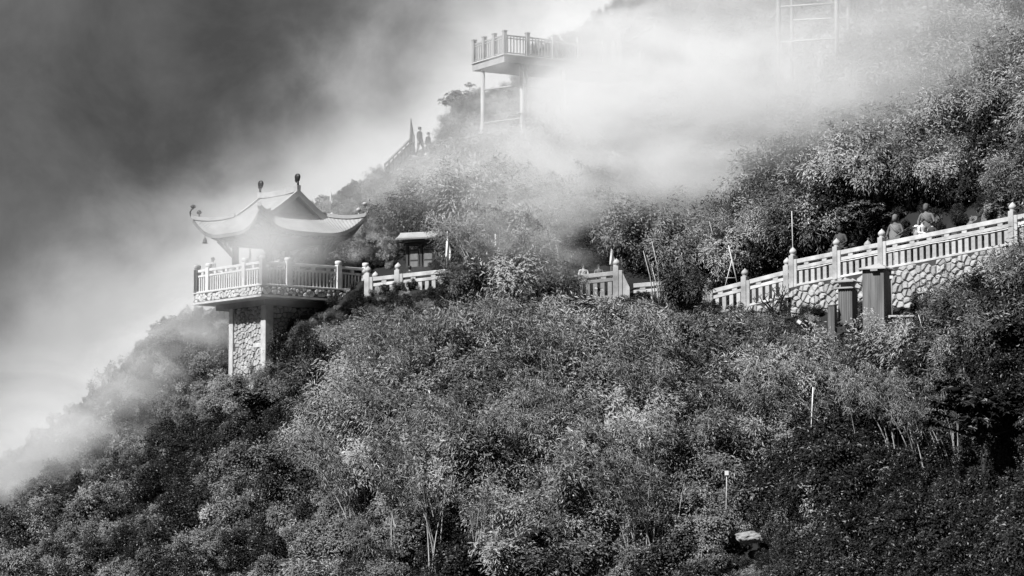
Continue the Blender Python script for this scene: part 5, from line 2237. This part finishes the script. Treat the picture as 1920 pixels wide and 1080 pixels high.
# ------------------------------------------------------------------ mountain stair on the skyline
st = thing('mountain_stair', 'steep skyline stair with dark rail and pale parapet, left of the dark pennant', 'stair', at(728, 322, 158.5))
s0 = st.location.copy()
A1, B1 = at(722, 308, 158.5) - s0, at(776, 254, 160.5) - s0
A2, B2 = at(750, 346, 154.5) - s0, at(803, 287, 156.5) - s0
for dz in (0, -.28):
    MB().bar(A1 + Vector((0, 0, dz)), B1 + Vector((0, 0, dz)), .12, .09).build('rail', M['wood'], st)
MB().bar(A1 + Vector((0, 0, -.62)), B1 + Vector((0, 0, -.62)), .06, .5).build('side_panel', M['concrete'], st)
MB().bar(A1 + Vector((0, 0, -1.0)), B1 + Vector((0, 0, -1.0)), .3, .3).build('stringer', M['concrete'], st)
for k in range(8):
    p = A1.lerp(B1, k / 7)
    MB().box(p.x - .05, p.x + .05, p.y - .05, p.y + .05, p.z - .95, p.z + .02).build('rail_post', M['wood'], st)
m1 = A2.lerp(B2, .36)
m2 = A2.lerp(B2, .46)
MB().bar(A2, m1, .25, .16).build('parapet', M['marble'], st)
MB().bar(m2, B2, .25, .14).build('parapet', M['marble'], st)
nst = 16
for k in range(nst):
    p = (A1 + Vector((0, 0, -1.1))).lerp(B1 + Vector((0, 0, -1.1)), k / nst)
    q = (A2 + Vector((0, 0, -.6))).lerp(B2 + Vector((0, 0, -.6)), k / nst)
    b = MB()
    b.bar(p + Vector((.1, 0, 0)), q, .34, .16)
    b.build('step', M['concrete'], st)
# pale board lying diagonally inside the pavilion
bdp = deck_pt(0.9, 0.6)
pb = thing('leaning_board', 'pale board leaning diagonally inside the pavilion, right of the visitors', 'board', bdp, R(20))
MB().bar((-.45, 0, .85), (.25, 0, 1.35), .12, .08).build('plank_face', M['white'], pb)
MB().bar((-.45, .05, .0), (-.45, .05, .9), .05, .05).build('prop', M['pale_concrete'], pb)
MB().bar((.25, .05, .0), (.25, .05, 1.33), .05, .05).build('prop', M['pale_concrete'], pb)



# ------------------------------------------------------------------ mist and haze


def mist(label, px, py, Y, sx, sy, sz, dens, rz=0.0, ry=0.0, nscale=0.16, cut=0.25, seed=0.0, soft=1.0, torn=4.2):
    bm = bmesh.new()
    bmesh.ops.create_icosphere(bm, subdivisions=3, radius=1.0)
    me = bpy.data.meshes.new('mist_bank')
    bm.to_mesh(me)
    bm.free()
    m = bpy.data.materials.new('mist')
    m.use_nodes = True
    t = NT(m.node_tree)
    m.node_tree.nodes.remove(m.node_tree.nodes['Principled BSDF'])
    o = m.node_tree.nodes['Material Output']
    tcn = t.n.new('ShaderNodeTexCoord')
    geo = t.n.new('ShaderNodeNewGeometry')
    rad = t.vmath('LENGTH', tcn.outputs['Object'])
    off = t.vmath('ADD', geo.outputs['Position'], (seed * 13.1, seed * 7.7, seed * 3.3))
    mp = t.n.new('ShaderNodeMapping')
    mp.inputs['Rotation'].default_value = (0, R(32), 0)
    mp.inputs['Scale'].default_value = (0.62, 0.8, 1.25)
    t.l.new(off, mp.inputs[0])
    n = t.noise(mp.outputs[0], nscale, 6, 0.62, 0.9)
    env = t.maprange(rad, 0.0, 1.0, 1.0, 0.0, True)
    q = t.math('ADD', env, t.math('MULTIPLY', t.math('SUBTRACT', n, 0.5), torn))
    q = t.maprange(q, cut, cut + soft, 0.0, 1.0, True)
    q = t.math('MULTIPLY', q, env)
    q = t.math('MULTIPLY', q, dens)
    pv = t.n.new('ShaderNodeVolumePrincipled')
    pv.inputs['Color'].default_value = (0.985, 0.985, 0.985, 1)
    pv.inputs['Anisotropy'].default_value = 0.12
    t.l.new(q, pv.inputs['Density'])
    t.l.new(pv.outputs[0], o.inputs['Volume'])
    me.materials.append(m)
    ob = link('mist_bank', me, kind='stuff', loc=at(px, py, Y), rot=(0, ry, rz))
    ob.scale = (sx, sy, sz)
    ob['label'] = label
    return ob


mist('dense white cloud lying against the slope above the terrace', 1245, 292, 133, 17.5, 10, 9.6, 0.38, ry=R(-14), cut=0.08, seed=1, nscale=0.17, soft=1.3, torn=5.0)
mist('cloud streaming up past the steel legs of the tower', 1440, 70, 134, 13, 9, 7.5, 0.10, ry=R(-35), cut=0.1, seed=2, nscale=0.2, soft=1.3, torn=5)
mist('thin cloud across the lookout platform', 1110, 120, 143, 13, 7, 7.8, 0.31, cut=0.05, seed=3, nscale=0.22, soft=1.2)
mist('soft cloud trailing over the slope under the platform', 1030, 320, 137, 11, 8, 8.0, 0.22, cut=0.1, seed=4, nscale=0.24, soft=1.3, torn=5)
mist('mist glowing round the front corner of the pavilion', 488, 452, 127.6, 5.6, 4.0, 4.6, 0.42, cut=0.05, nscale=0.35, seed=5, torn=2.2)
mist('mist rising off the slope left of the stone pier', 330, 640, 136, 8.5, 6, 4.6, 0.30, ry=R(-35), cut=0.12, nscale=0.3, seed=6, soft=1.3)
mist('mist pouring down the ridge at the left edge', 50, 860, 136, 14.5, 8, 6.8, 0.26, ry=R(-36), cut=0.08, nscale=0.25, seed=7, soft=1.3)
mist('vapour drifting from the terrace up into the cloud', 1010, 430, 124.5, 5.5, 4, 4.8, 0.24, ry=R(-60), cut=0.1, nscale=0.45, seed=8, soft=1.2, torn=5)
mist('thin veil hanging over the upper right slope', 1680, 130, 127, 19, 8, 10.5, 0.15, cut=0.0, seed=9, torn=3)
mist('thin veil over the slope behind the pavilion', 740, 330, 143, 11, 7, 6.0, 0.10, cut=0.0, seed=10, torn=2.5)
mist('cloud rolling over the crest above the platform', 1230, 30, 142, 14, 8, 6.5, 0.14, cut=0.05, seed=11, nscale=0.22, soft=1.2, torn=5)
